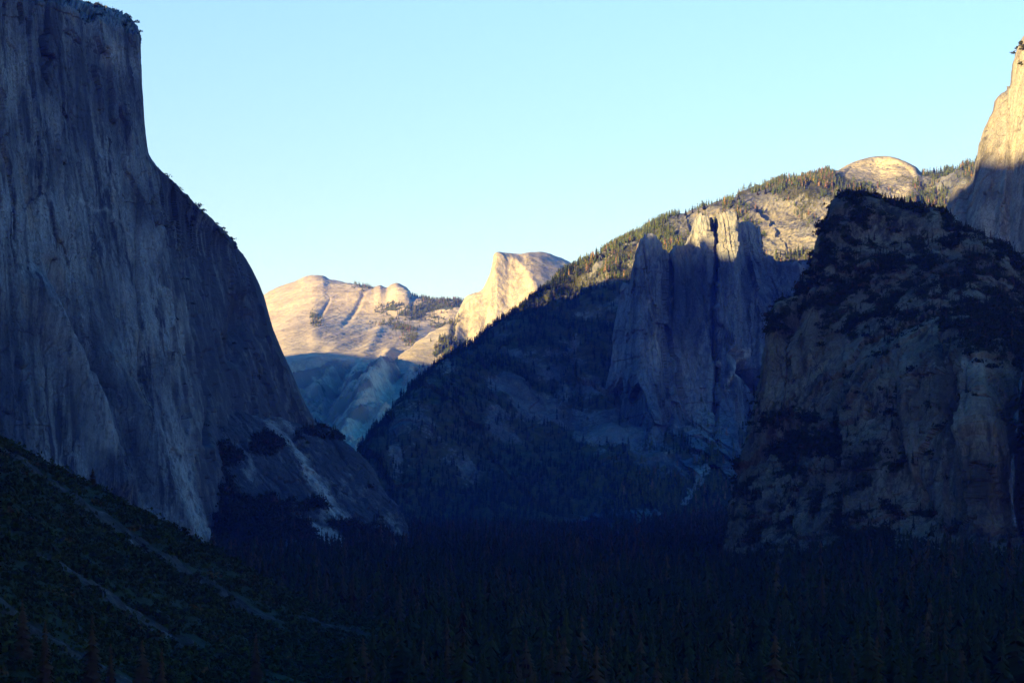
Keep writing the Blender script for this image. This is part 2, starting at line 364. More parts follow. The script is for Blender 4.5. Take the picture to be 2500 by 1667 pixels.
def elcap_pale(x, y, P):
    t = line_mask(x, y, [(128, 640, 3, .3), (136, 760, 4, .9)])
    t = np.maximum(t, line_mask(x, y, [(90, 740, 20, .3), (160, 900, 26, .5), (230, 1080, 34, .6)]))
    t = np.maximum(t, blobs(x, y, [(455, 740, 18, 30, .9), (455, 800, 22, 30, .5), (370, 600, 34, 40, .5), (420, 1070, 36, 80, .55), (440, 1230, 40, 80, .5), (275, 130, 12, 24, .6), (320, 700, 60, 40, .35)]))
    t = np.maximum(t, line_mask(x, y, [(415, 980, 20, .4), (438, 1110, 30, .75), (478, 1290, 28, .75)]))
    t = np.maximum(t, line_mask(x, y, [(195, 490, 5, .7), (280, 520, 5, .6), (330, 570, 4, .5), (370, 620, 3, .4)]))
    return t
massif('granite_wall', elcap_net(), 560, 900, M_ELCAP, elcap_relief, wv=[.15, .6] + [1]*17, veg=lambda x, y, P: blobs(x, y, [(230, 35, 60, 10, .55), (300, 60, 30, 10, .6)]) + .75*line_mask(x, y, [(430, 452, 6, .8), (500, 525, 9, .7), (545, 572, 8, .9), (580, 612, 5, .8)]), pale=elcap_pale, dark=elcap_dark, vegk=.45)

# ------------------------------------------------------------------ slabs and talus under the great wall
APRON_S = [(1035, 700), (1045, 790), (1060, 825), (1085, 848), (1120, 884), (1170, 920), (1210, 945), (1262, 985), (1310, 1012), (1345, 1040), (1400, 1060)]
def apron_net():
    cols = []
    rows = [1048, 1085, 1120, 1170, 1215, 1262, 1310, 1345, 1400]
    for kind, f, in [('f', 0), ('f', .2), ('f', .4), ('f', .6), ('f', .8), ('f', .93), ('f', 1.), ('b', .4), ('b', 1.)]:
        pts = []
        top = 1035 - 25*(1-abs(f-.5)*2)
        for j, py in enumerate([top+30, top] + rows):
            pe = max(py, 1040); sx = interp(pe, APRON_S)
            k = np.clip((py-1010)/360., 0, 1)
            if kind == 'f': px = 440 + (sx-440)*f; d = 4010 + 470*f - (340-50*f)*k*(.22+.78*sstep(0, .3, f))
            else: px = sx - 120*f; d = 4480 - 290*k + 300*f
            if j == 0: d += 300
            pts.append((px, py, d))
        cols.append(pts)
    return cols
def apron_veg(x, y, P):
    t = blobs(x, y, [(640, 1095, 50, 34, 1.1), (540, 1120, 70, 40, .75), (520, 1230, 90, 90, 1.1), (640, 1240, 90, 50, 1.0), (700, 1290, 90, 40, 1.0), (560, 1300, 120, 60, 1.1), (760, 1240, 60, 22, .8), (850, 1285, 90, 24, .9), (760, 1060, 40, 20, .8), (830, 1063, 40, 10, .9), (730, 1130, 30, 20, .5), (880, 1320, 90, 24, 1.1), (985, 1320, 60, 14, .8), (930, 1260, 30, 20, .5), (900, 1190, 20, 16, .5)])
    t = t*(1 - .95*line_mask(x, y, [(780, 1280, 14, .9), (845, 1335, 12, .9)]))*(1-.8*line_mask(x, y, [(600, 1090, 12, .6), (640, 1150, 14, .8), (690, 1220, 10, .5)]))
    return t
def apron_pale(x, y, P):
    t = line_mask(x, y, [(640, 1010, 30, .7), (720, 1080, 18, .9), (765, 1170, 20, 1.), (800, 1240, 30, 1.), (870, 1290, 16, .7)])
    t = np.maximum(t, line_mask(x, y, [(760, 1272, 10, .9), (800, 1300, 14, 1.), (845, 1332, 8, .8)]))
    t = np.maximum(t, line_mask(x, y, [(600, 1100, 14, .4), (620, 1150, 14, .7), (640, 1170, 10, .5)]))
    t = np.maximum(t, blobs(x, y, [(950, 1265, 20, 14, .6), (965, 1300, 26, 10, .6), (855, 1180, 8, 30, .6), (660, 1050, 30, 30, .4)]))
    return t
massif('slab_apron', apron_net(), 420, 320, M_ELCAP, lambda P, n: rock_relief(P, n, .7, .7, 2.5, .8, 1.2, 2.),
       veg=apron_veg, pale=apron_pale, dark=lambda x, y, P: .95*(1-.9*np.clip(apron_pale(x, y, P), 0, 1)), vegk=.35)

# ------------------------------------------------------------------ far slabs and the high crest
def crest_net(crest, rowfn, behind=((40, 250), (160, 1500))):
    cols = []
    for c in crest:
        rows = rowfn(*c)                        # [(py, d)...] base -> crest
        px = c[0]; py, d = rows[-1]
        rows = rows + [(py+b[0], d+b[1]) for b in behind]
        cols.append([(px, y, dd) for y, dd in rows])
    return cols
FAR = [(540, 800), (600, 760), (636, 728), (671, 705), (725, 684), (748, 673), (770, 669), (786, 671), (804, 680), (832, 687), (871, 694), (911, 701), (917, 699), (927, 697), (936, 700), (943, 702), (957, 694), (968, 691), (986, 697), (1000, 708), (1006, 719), (1029, 726), (1061, 733), (1093, 729), (1129, 734), (1200, 740), (1330, 760), (1480, 800)]
def far_rows(px, py):
    k = np.clip((px-600)/500., 0, 1)
    back = 17200 - 1500*k
    rows = [(1310, 8300)]
    for f, dd in ((0, 8600), (.18, 9600), (.38, 10800), (.55, 12300), (.72, 14000), (.86, 15600)):
        ps = np.interp(px, [540, 636, 700, 770, 850, 960, 1130, 1480], [800, 728, 698, 684, 694, 712, 737, 800])
        rows.append((1190 + (ps+4-1190)*f, dd - 600*k + 60*math.sin(px*.019+f*5)*f))
    rows.append((py, back))
    return rows
def far_relief(P, n):
    h = 22*fbm(P, (1600, 1600, 1100), 2, .5, 3.) + 2.5*fbm(P, (260, 260, 160), 3, .5, 6., True)
    px, py = to_pix(P)
    h = h + 14*fbm(np.stack([P[..., 0]*.9 + P[..., 2]*1.1, P[..., 1]*.4, P[..., 2]*.9 - P[..., 0]*.7], -1), (900, 400, 70), 3, .5, 2.)*.4
    L = lambda a, *p: a*line_mask(px, py, p)
    h = h - L(14, (888, 716, 5, .7), (872, 748, 6, 1), (858, 770, 6, .6), (838, 795, 6, .3))
    h = h - L(10, (806, 728, 3, .5), (788, 758, 5, 1), (770, 786, 6, .7))
    h = h + L(22, (1010, 770, 10, .3), (930, 795, 12, .6), (890, 870, 16, .4))
    h = h + L(60, (950, 870, 14, .4), (930, 930, 18, .8), (890, 1010, 24, 1), (850, 1100, 26, 1))
    h = h - L(70, (870, 890, 12, .3), (830, 960, 16, .9), (790, 1030, 20, 1))
    h = h - L(60, (1000, 880, 12, .3), (975, 950, 14, .9), (950, 1010, 18, .9))
    h = h - L(22, (740, 845, 24, .5), (800, 866, 14, .9), (850, 878, 10, .5))
    q = np.stack([P[..., 0]*.75 - P[..., 2]*.85, P[..., 1]*.3, P[..., 2]*.8 + P[..., 0]*.7], -1)
    low = sstep(860, 960, py)
    h = h + low*(60*fbm(q, (130, 400, 900), 4, .55, 21., True) + 12*fbm(P, (90, 90, 90), 3, .6, 3.))
    return h + 2.2*fbm(P, (60, 60, 60), 3, .6, 1.)
def far_veg(x, y, P):
    t = blobs(x, y, [(1050, 750, 60, 18, .95), (1010, 765, 44, 14, .9), (960, 745, 40, 10, .75), (1100, 740, 40, 12, 1.), (930, 757, 30, 8, .6), (985, 800, 40, 14, .8), (950, 788, 30, 5, .8), (910, 788, 20, 3, .7), (1000, 830, 26, 20, .7), (1075, 790, 36, 26, .6), (900, 845, 30, 6, .35), (1060, 775, 40, 10, .6)])
    t = np.maximum(t, line_mask(x, y, [(765, 760, 9, .6), (772, 785, 14, .75), (790, 790, 8, .5)]))
    t = np.maximum(t, line_mask(x, y, [(860, 691, 3, .6), (880, 696, 3, .8), (910, 700, 3, .7)]))
    t = np.maximum(t, line_mask(x, y, [(1005, 722, 4, .8), (1060, 733, 5, .9), (1129, 734, 6, 1.)]))
    t = np.maximum(t, blobs(x, y, [(790, 980, 16, 12, .7), (840, 950, 30, 8, .5), (800, 885, 20, 5, .6), (780, 1010, 40, 20, .5), (1010, 900, 50, 20, .5), (1040, 960, 50, 50, .7), (850, 940, 40, 10, .55), (950, 890, 30, 10, .4), (990, 1000, 30, 40, .55), (880, 960, 10, 50, .5)]))
    t = t*(1 - .9*blobs(x, y, [(1075, 758, 26, 6, 1.)]))
    return t
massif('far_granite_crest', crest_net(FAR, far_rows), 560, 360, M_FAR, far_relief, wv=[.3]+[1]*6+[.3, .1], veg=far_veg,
       pale=lambda x, y, P: line_mask(x, y, [(950, 900, 8, .7), (930, 960, 12, .9), (890, 1030, 14, .9), (860, 1100, 16, .9)]) + line_mask(x, y, [(925, 810, 3, .7), (905, 850, 5, .7), (848, 850, 4, .6)]),
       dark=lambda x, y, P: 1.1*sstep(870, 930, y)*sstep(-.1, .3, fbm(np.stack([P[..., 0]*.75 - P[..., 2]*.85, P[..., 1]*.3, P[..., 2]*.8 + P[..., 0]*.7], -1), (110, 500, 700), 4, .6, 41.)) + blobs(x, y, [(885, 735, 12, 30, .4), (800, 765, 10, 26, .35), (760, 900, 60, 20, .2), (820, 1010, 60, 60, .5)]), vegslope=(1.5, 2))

HALF = [(900, 960), (971, 872), (1000, 848), (1029, 826), (1060, 805), (1085, 792), (1105, 783), (1111, 775), (1120, 755), (1129, 738), (1136, 726), (1143, 719), (1150, 716), (1168, 712), (1179, 704), (1189, 686), (1196, 668), (1201, 652), (1205, 634), (1209, 622), (1214, 618), (1221, 617), (1245, 619), (1268, 619), (1293, 615), (1314, 615), (1343, 621), (1360, 627), (1378, 635), (1408, 654), (1434, 677), (1470, 730)]
def half_rows(px, py):
    crest_d = 12900 + 500*float(sstep(1140, 1420, px)) - 500*(1-float(sstep(960, 1110, px)))
    face = float(sstep(1100, 1140, px))*(1-float(sstep(1230, 1330, px)))    # the sheer side
    rows = [(1150, 9700), (1000, 10600)]
    ps = np.interp(px, [900, 971, 1029, 1085, 1111, 1150, 1180, 1215, 1290, 1404, 1470], [960, 872, 826, 792, 775, 735, 690, 640, 618, 662, 730])
    y1 = max(py + 8, 900 - 10*face)
    d1 = 11900 + 120*face
    rows.append((y1 + 20, d1))
    for f in (.3, .6, .85):
        yy = y1 + (max(ps, py)+3-y1)*f
        dd_face = d1 + (crest_d-120-d1)*(.38+.62*f)
        dd_dome = d1 + (crest_d-d1)*(1-math.sqrt(max(0, 1-f*f))*.6)
        rows.append((yy, dd_dome + (dd_face-dd_dome)*face))
    rows.append((py, crest_d))
    return rows
def half_relief(P, n):
    px, py = to_pix(P)
    f = sstep(1100, 1130, px)*(1-sstep(1285, 1315, px - .25*(py-640)))
    h = 8*fbm(P, (500, 500, 500), 3, .5, 1.)
    h = h + f*(5*fbm(P, (70, 70, 700), 4, .55, 5.) + 2.5*fbm(P, (50, 50, 120), 4, .6, 2.)) + (1-f)*6*fbm(P, (260, 260, 60), 4, .55, 2.)
    h = h - 16*line_mask(px, py, [(1193, 690, 4, .6), (1185, 780, 5, .8), (1165, 860, 5, .8)]) - 14*line_mask(px, py, [(1150, 740, 4, .6), (1140, 820, 5, .8)])
    h = h + 16*line_mask(px, py, [(1215, 625, 10, .5), (1262, 638, 8, .7), (1290, 668, 9, .9), (1308, 710, 10, .8)])
    h = h - 30*line_mask(px, py, [(1108, 785, 6, .8), (1104, 830, 7, 1), (1118, 860, 6, 1)])
    return h
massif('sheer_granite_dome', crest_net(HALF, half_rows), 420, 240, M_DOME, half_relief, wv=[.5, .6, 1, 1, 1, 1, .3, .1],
       veg=lambda x, y, P: blobs(x, y, [(1095, 850, 36, 26, 1.0), (1120, 845, 20, 30, .9), (1060, 862, 16, 14, .7), (1108, 790, 7, 22, .8), (1085, 800, 10, 6, .4), (1200, 905, 60, 14, .8), (1030, 905, 60, 20, .4), (1080, 930, 60, 30, .5)]),
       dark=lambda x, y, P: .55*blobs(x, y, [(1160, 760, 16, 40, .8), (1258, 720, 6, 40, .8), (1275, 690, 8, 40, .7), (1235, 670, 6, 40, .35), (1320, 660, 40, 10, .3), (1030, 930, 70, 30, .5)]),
       pale=lambda x, y, P: blobs(x, y, [(1262, 720, 4, 26, .6), (1220, 760, 6, 60, .4), (1060, 822, 40, 10, .35)]), vegslope=(1.5, 2))

# ------------------------------------------------------------------ the wooded ridge across the valley with its pale dome
RIDGE = [(820, 1300), (850, 1215), (880, 1118), (905, 1085), (930, 1062), (983, 1020), (1000, 985), (1020, 962), (1063, 927), (1110, 885), (1169, 836), (1200, 812), (1276, 748), (1340, 702), (1408, 660), (1450, 634), (1488, 610), (1563, 570), (1630, 540), (1701, 515), (1780, 493), (1860, 474), (1967, 443), (2030, 424), (2060, 408), (2080, 398), (2110, 388), (2145, 382), (2165, 383), (2190, 388), (2215, 397), (2235, 408), (2257, 425), (2300, 423), (2340, 416), (2390, 402), (2450, 390), (2560, 380)]
def ridge_rows(px, py):
    cd = np.interp(px, [820, 880, 1169, 1408, 1700, 1967, 2030, 2145, 2257, 2390, 2560], [5600, 6000, 7100, 7900, 8100, 8200, 8250, 8350, 8250, 8100, 8000])
    bd = np.interp(px, [820, 1000, 1500, 2560], [5450, 5400, 5500, 5600])
    rows = []
    for f, k in ((0, 0), (.12, .14), (.3, .33), (.5, .5), (.68, .62), (.82, .74), (.93, .88), (1, 1)):
        rows.append((1325 + (py-1325)*f, bd + (cd-bd)*k))
    k = float(sstep(2025, 2085, px)*(1-sstep(2205, 2260, px)))    # the bare dome on the crest
    for i, (y_, d_) in ((-2, (425 + (py-425)*.5, cd-70)), (-3, (436, cd-190))):
        rows[i] = (rows[i][0]*(1-k) + y_*k, rows[i][1]*(1-k) + d_*k)
    return rows
def ridge_relief(P, n):
    px, py = to_pix(P)
    dome = sstep(2020, 2060, px)*(1-sstep(2240, 2275, px))*(1-sstep(440, 470, py))
    h = 50*fbm(P, (600, 600, 600), 3, .5, 4.) + 14*fbm(P, (180, 180, 140), 4, .55, 1., True)
    v, e = cells((P[..., 0]+.4*P[..., 1])/110, P[..., 2]/120 + .4*fbm(P, 160., 2), 5)
    h = h + 20*v + 5*fbm(P, (40, 40, 40), 3, .6, 7.)
    h = h*(1-.9*dome) + dome*5*fbm(P, (120, 120, 40), 4, .6, 3.)
    fade = sstep(-10, 30, py - np.interp(px, [a for a, b in RIDGE], [b for a, b in RIDGE]))
    return h*(.35+.65*fade)
def ridge_veg(x, y, P):
    n1 = fbm(P, (200, 200, 200), 4, .6, 12.)
    cr = np.interp(x, [a for a, b in RIDGE], [b for a, b in RIDGE])
    lit = .50 + .55*n1
    low = .78 + .6*n1 + .4*sstep(1130, 1230, y)
    up = .75*(1-sstep(0, 110, y-cr)) + .4*n1
    t = np.where(x < 1540, np.maximum(low, up + .1), lit)
    t = t*(1-sstep(2026, 2050, x)*(1-sstep(2236, 2262, x))*(1-sstep(424, 434, y)))*(1-blobs(x, y, [(2120, 440, 44, 12, .9)]))
    t = t - blobs(x, y, [(2010, 525, 14, 30, 1.), (2190, 465, 40, 22, .8), (2330, 460, 40, 26, .6), (1900, 585, 40, 60, .9), (1960, 610, 50, 30, .7), (1470, 640, 40, 30, .45), (1540, 610, 20, 20, .6)])
    t = t - .95*blobs(x, y, [(1250, 960, 60, 30, .6), (1330, 1010, 80, 60, .55), (1200, 1060, 80, 40, .5), (1400, 900, 60, 40, .6), (1440, 1060, 80, 90, .9), (1100, 950, 40, 20, .5), (1130, 1190, 40, 20, .4), (960, 1180, 20, 60, .5)])
    return np.clip(t, 0, 1.1)
massif('wooded_ridge', crest_net(RIDGE, ridge_rows), 820, 380, M_RIDGE, ridge_relief, wv=[1]*7+[.2, .1], veg=ridge_veg, vegslope=(1.5, 2),
       pale=lambda x, y, P: blobs(x, y, [(2142, 404, 110, 30, 1.2), (1750, 545, 70, 30, .4), (1900, 520, 120, 30, .35), (2120, 440, 50, 16, .6), (2190, 465, 50, 26, .55), (2010, 525, 16, 30, .6), (1900, 585, 50, 70, .5), (1500, 635, 90, 40, .4), (1960, 610, 50, 30, .5)]) + .6*line_mask(x, y, [(1370, 870, 5, .6), (1375, 930, 6, .9), (1365, 990, 4, .6)]) + .5*line_mask(x, y, [(1090, 960, 6, .6), (1130, 1000, 5, .6), (1120, 1060, 5, .6)]))  # pale patches paint the sunlit upper rock lighter; dome and gullies are pale granite

# ------------------------------------------------------------------ the spired cliff in front of the ridge
SPIRE = [(1380, 1170), (1425, 1110), (1470, 1000), (1492, 900), (1501, 800), (1508, 750), (1512, 712), (1520, 691), (1532, 697), (1540, 686), (1548, 646), (1554, 612), (1562, 583), (1570, 577), (1591, 574), (1600, 580), (1609, 590), (1614, 603), (1624, 612), (1633, 622), (1640, 606), (1646, 598), (1660, 596), (1673, 594), (1682, 570), (1691, 548), (1702, 532), (1712, 521), (1724, 524), (1733, 528), (1739, 536), (1743, 560), (1748, 526), (1757, 519), (1770, 515), (1784, 516), (1796, 521), (1801, 534), (1806, 548), (1824, 546), (1841, 547), (1846, 557), (1855, 552), (1859, 575), (1864, 622), (1885, 632), (1910, 640), (1950, 642), (2000, 645), (2080, 640)]
def spire_d(px):
    return np.interp(px, [1380, 1500, 1512, 1536, 1550, 1562, 1600, 1614, 1633, 1646, 1673, 1691, 1733, 1739, 1745, 1751, 1796, 1801, 1815, 1855, 1864, 1890, 2080],
                     [6500, 6750, 6700, 6640, 6560, 6500, 6480, 6550, 6650, 6640, 6680, 6680, 6640, 6760, 6780, 6620, 6600, 6780, 6830, 6850, 6980, 7020, 6900])
def spire_rows(px, py):
    cd = float(spire_d(px)); mid = float(.5*cd + .5*6650)
    rows = [(1270, 5700)]
    b = 1270
    mx = .45*cd + .55*mid
    for f, dd in ((.16, 5960), (.36, mx-230), (.6, mx-120), (.8, .7*cd+.3*mid-60), (.95, cd-18), (1, cd)):
        rows.append((b+(py-b)*f, dd))
    return rows
def spire_relief(P, n):
    px, py = to_pix(P)
    h = joint_relief(P, P[..., 0] + .25*P[..., 1], 1.15, 1.0, 5)
    h = h - 26*line_mask(px, py, [(1741, 560, 4, .7), (1745, 640, 5, .9), (1750, 740, 8, .6)])
    h = h - 40*line_mask(px, py, [(1633, 640, 6, .7), (1640, 740, 9, .8), (1650, 860, 12, .5)])
    h = h - 70*line_mask(px, py, [(1760, 800, 10, .3), (1800, 890, 12, .9), (1850, 960, 12, .9), (1830, 1060, 14, .6)])
    h = h - 30*line_mask(px, py, [(1866, 640, 8, .8), (1850, 760, 12, .8), (1840, 880, 12, .6)])
    h = h - 26*line_mask(px, py, [(1515, 720, 6, .6), (1520, 820, 8, .8), (1515, 950, 10, .6)])
    return h*(.3+.7*sstep(0, 40, py - np.interp(px, [a for a, b in SPIRE], [b for a, b in SPIRE])))
massif('spired_cliff', crest_net(SPIRE, spire_rows, ((25, 160), (140, 700))), 800, 460, M_SENT, spire_relief, wv=[1]*6+[.25, .1], lin=True, wd=.35, flat=True, lift=lambda P, x, y: (16*prisms(P[..., 0], P[..., 2]*0, 30., 900., 71, 0.) + 8*prisms(P[..., 0], P[..., 2]*0, 9., 900., 72, 0.))*(1-sstep(0, 70, y - np.interp(x, [a for a, b in SPIRE], [b for a, b in SPIRE]))),
       veg=lambda x, y, P: blobs(x, y, [(1640, 1200, 200, 60, 1.2), (1560, 1130, 60, 30, .5), (1740, 1130, 50, 40, .9), (1450, 1190, 70, 50, .9), (1860, 1180, 40, 50, .3), (1510, 1060, 50, 30, .4), (1600, 1090, 50, 16, .4)])*(1-.9*line_mask(x, y, [(1745, 1130, 8, 1), (1710, 1165, 14, 1), (1660, 1225, 8, 1)])),
       pale=lambda x, y, P: .5*(1-sstep(590, 660, y)) + line_mask(x, y, [(1950, 650, 8, .6), (1975, 700, 8, .4)]) + line_mask(x, y, [(1790, 860, 3, .5), (1835, 850, 4, .8), (1800, 890, 7, .9), (1785, 930, 8, .8), (1770, 960, 5, .6)]) + .8*line_mask(x, y, [(1690, 890, 40, .5), (1700, 1040, 50, .7), (1720, 1060, 30, .5)]) + .8*line_mask(x, y, [(1750, 1080, 5, .8), (1745, 1135, 6, .9), (1710, 1165, 12, .9), (1660, 1222, 6, .7)]) + blobs(x, y, [(1580, 720, 4, 30, .6), (1505, 880, 8, 40, .5), (1600, 860, 40, 50, .4), (1770, 1180, 30, 14, .3)]),  # first term paints the sunlit top lighter; the rest are pale rock marks
       dark=lambda x, y, P: blobs(x, y, [(1880, 1000, 40, 160, .45), (1640, 760, 16, 90, .5), (1560, 1000, 60, 60, .35), (1760, 940, 24, 60, .25)]), vegk=.4)

# ------------------------------------------------------------------ the high tan cliff at the right edge
HIGH = [(2286, 600), (2305, 545), (2312, 527), (2319, 508), (2326, 481), (2334, 462), (2343, 453), (2368, 446), (2380, 424), (2384, 403), (2387, 385), (2395, 347), (2407, 313), (2416, 294), (2430, 270), (2437, 245), (2450, 232), (2464, 222), (2471, 214), (2475, 171), (2481, 137), (2491, 112), (2500, 92), (2530, 40), (2600, -40), (2800, -140), (3200, -180), (3700, -60), (4300, 60)]
def high_rows(px, py):
    k = np.interp(px, [2286, 2320, 2390, 2470, 2480, 2560, 2800, 4300], [120, 100, 40, 20, 0, -60, -250, -500])
    return [(760, 3560+k), (690, 3680+k), (600, 3740 + k), (600+(py-600)*.5, 3800+k), (600+(py-600)*.85, 3860+k), (py, 3930+k)]
def high_relief(P, n):
    px, py = to_pix(P)
    return .6*rock_relief(P, n, 1., .8, 8., .7, .8, 7.) + 12*line_mask(px, py, [(2470, 220, 5, .5), (2462, 400, 8, .8), (2440, 600, 12, .6)]) - 14*line_mask(px, py, [(2355, 460, 8, .6), (2345, 560, 12, .8)])
massif('tan_cliff', crest_net(HIGH, high_rows, ((20, 160), (90, 600))), 520, 420, M_MIDCATH, high_relief, wv=[1]*5+[.25, .1],
       veg=lambda x, y, P: blobs(x, y, [(2495, 120, 10, 10, .8), (2490, 160, 8, 20, .5)]), dark=lambda x, y, P: blobs(x, y, [(2430, 470, 40, 40, .6), (2350, 520, 22, 60, .7)]), vegk=.3)

# ------------------------------------------------------------------ the dark craggy massif on the right
CRAG = [(1740, 1420), (1770, 1350), (1790, 1290), (1803, 1236), (1809, 1170), (1815, 1113), (1826, 1080), (1836, 1052), (1845, 1005), (1852, 960), (1857, 925), (1861, 893), (1866, 840), (1873, 789), (1882, 762), (1895, 740), (1920, 730), (1945, 718), (1956, 709), (1965, 673), (1976, 655), (1986, 630), (1990, 605), (1996, 581), (2003, 570), (2011, 556), (2020, 528), (2029, 501), (2036, 490), (2048, 480), (2065, 474), (2085, 471), (2120, 475), (2150, 483), (2170, 491), (2230, 501), (2290, 508), (2303, 519), (2312, 527), (2340, 548), (2400, 577), (2450, 598), (2500, 640), (2600, 690), (2750, 720), (3050, 700), (3400, 640), (3800, 560), (4400, 420)]
def crag_rows(px, py):
    pxs = [1740, 1850, 1960, 2050, 2200, 2330, 2430, 2445, 2490, 2535, 2560, 2750, 3400, 4400]
    def tb(v):
        v = v + [v[-1]-(250 if v[-1] > 1400 else 0), v[-1]-(500 if v[-1] > 1400 else 0)]
        return float(np.interp(px, pxs, v))
    cd = tb([3150, 3200, 3260, 3330, 3340, 3300, 3250, 3245, 3230, 3200, 3180, 3100])
    y2 = tb([1345, 1150, 1100, 1000, 900, 870, 905, 908, 918, 925, 925, 930]); y1 = tb([1360, 1250, 1220, 1190, 1230, 1260, 1290, 1290, 1300, 1310, 1310, 1310])
    y2 = max(y2, py + 20); y1 = max(y1, y2+40)
    d0 = tb([3000, 2820, 2700, 2620, 2540, 2470, 2420, 2420, 2420, 2360, 2340, 2200])
    d1 = tb([3040, 2990, 2930, 2880, 2800, 2690, 2600, 2640, 2740, 2720, 2600, 2400])
    d2 = tb([3090, 3100, 3060, 3000, 2900, 2790, 2700, 2740, 2830, 2800, 2690, 2500])
    return [(1450, d0-60), (max(1395, y1+20), d0+60), (y1, d1), ((y1+y2)/2, (d1+d2)/2-15), (y2, d2), (y2+(py-y2)*.35, d2+(cd-d2)*.4), (y2+(py-y2)*.75, d2+(cd-d2)*.75), (py, cd)]
def crag_relief(P, n):
    px, py = to_pix(P)
    st = sstep(780, 900, py)
    h = .55*rock_relief(P, n, .85, .75, 3.2, 1., 1.25, 9.) + (.25+.75*st)*joint_relief(P, P[..., 0] - .25*P[..., 1], .5, .55, 9, .1)
    h = h - 30*line_mask(px, py, [(2310, 880, 6, .6), (2315, 1000, 8, 1), (2330, 1150, 10, .6)])
    h = h + 14*line_mask(px, py, [(2380, 900, 26, .8), (2380, 1050, 26, .8)])
    h = h + 22*line_mask(px, py, [(2060, 560, 16, .6), (2020, 700, 22, .8), (1970, 860, 30, .8), (1920, 1010, 34, .7)])
    h = h - 26*line_mask(px, py, [(2170, 900, 20, .3), (2150, 1020, 30, .8), (2190, 1150, 30, .7), (2260, 1260, 26, .6)])
    return h*(.4+.6*sstep(0, 40, py - np.interp(px, [a for a, b in CRAG], [b for a, b in CRAG])))
def crag_veg(x, y, P):
    n1 = fbm(P, (32, 32, 32), 4, .65, 15.)
    t = (.45 + .6*n1)*(1-sstep(780, 900, y))
    t = np.maximum(t, blobs(x, y, [(2430, 790, 90, 70, 1.15), (2480, 840, 60, 60, 1.1), (2080, 480, 60, 10, 1.), (2050, 540, 40, 40, .6), (2000, 680, 40, 60, .55), (1920, 760, 40, 30, .8), (1980, 1020, 44, 30, 1.), (1960, 1090, 70, 44, 1.0), (2030, 1080, 60, 40, .95), (2090, 1120, 50, 24, .8), (2060, 1200, 50, 30, .8), (1950, 1140, 50, 40, .7), (2180, 1240, 50, 22, .95), (2250, 1235, 46, 14, .9), (2140, 1180, 30, 30, .7), (2060, 1290, 50, 30, .8), (2110, 1310, 90, 50, 1.1), (2060, 1360, 120, 40, 1.), (1830, 1290, 26, 70, .8), (1900, 1330, 30, 30, .5), (2310, 1290, 60, 24, .6), (1850, 1200, 30, 50, .6), (2240, 940, 10, 14, .7), (2380, 1360, 90, 30, .6), (1880, 950, 40, 40, .5), (1850, 1370, 80, 30, 1.), (2200, 1370, 120, 24, 1.)])*.8 + .35*n1)
    t = np.maximum(t, .6*n1 + .25*sstep(940, 1100, y)*(1-sstep(2150, 2300, x)))
    return np.clip(t, 0, 1.15)
massif('dark_crag', crest_net(CRAG, crag_rows, ((20, 140), (120, 500))), 900, 560, M_CATH, crag_relief, wv=[.4]+[1]*6+[.25, .1], veg=crag_veg,
       pale=lambda x, y, P: blobs(x, y, [(2380, 900, 44, 30, .75), (2370, 1000, 26, 90, .5), (2250, 1080, 60, 110, .3), (2080, 780, 60, 50, .3), (2440, 1370, 26, 14, .9), (2420, 1290, 14, 20, .7), (2100, 860, 90, 40, .3), (2200, 900, 60, 40, .35)]),
       dark=lambda x, y, P: blobs(x, y, [(2480, 1080, 44, 170, 1.), (2520, 1000, 30, 200, 1.), (2390, 1200, 40, 60, .6), (2310, 1010, 8, 120, .8)]), vegslope=(.8, 1.1), vegk=.5)

# ------------------------------------------------------------------ unseen northern rim left of the frame, crests shaped to throw the evening shadow
TAN_EL = math.tan(R(SUN_EL))
def shade_h(px, py, d):
    """(lateral, height) in the sun's frame of the place where the shadow should end"""
    p = pix(px, py, d); return p[0]*SUNY - p[1]*SUNX, p[2] + TAN_EL*(p[0]*SUNX + p[1]*SUNY)
SHADE = [shade_h(*a) for a in [(2900, 330, 3700), (2500, 402, 3900), (2395, 392, 3950)]] + \
        [shade_h(*a) for a in [(2330, 330, 3900)]]
M_HILL = rock_mat('wooded_hill_rock', (.22, .20, .18), (.12, .12, .12), (.22, .17, .12), (.34, .32, .30), VEG, 2., 3, .5, .4)
def rim(name, line, targets, halfw, amp, detail=(160, 40)):
    """a wooded rock ridge along a plan polyline whose crest reaches the height that throws the seen shadow line"""
    line = np.asarray(line, float); s = np.concatenate([[0], np.cumsum(np.hypot(*np.diff(line, axis=0).T))])
    q = np.linspace(0, s[-1], detail[0]); L = np.stack([np.interp(q, s, line[:, 0]), np.interp(q, s, line[:, 1])], -1)
    u = L[:, 0]*SUNY - L[:, 1]*SUNX; ww = L[:, 0]*SUNX + L[:, 1]*SUNY
    tg = sorted(targets); ht = np.interp(u, [a for a, b in tg], [b for a, b in tg]) - TAN_EL*ww if len(tg) > 2 else np.full(len(u), tg[0][1])
    t = np.gradient(L, axis=0); t /= np.linalg.norm(t, axis=1)[:, None]; nr = np.stack([t[:, 1], -t[:, 0]], -1)
    prof = np.linspace(-1, 1, detail[1]); G = np.zeros((len(L), len(prof), 3))
    for j, a in enumerate(prof):
        G[:, j, :2] = L + nr*(a*halfw); G[:, j, 2] = -40 + (ht+40)*(1-abs(a)**1.3)
    G[..., 2] += amp*fbm(G, 240., 4, .55, 3.)*np.sin(np.clip((1-np.abs(prof)), 0, 1)*math.pi)[None, :]
    z = np.zeros(G.shape[:2])
    o = mesh_obj(name, G.reshape(-1, 3), grid_faces(*G.shape[:2]), M_HILL, {'veg': .6+.4*fbm(G, 150., 3).ravel(), 'pale': z.ravel(), 'dark': z.ravel()})
    return tag(o, kind='structure')
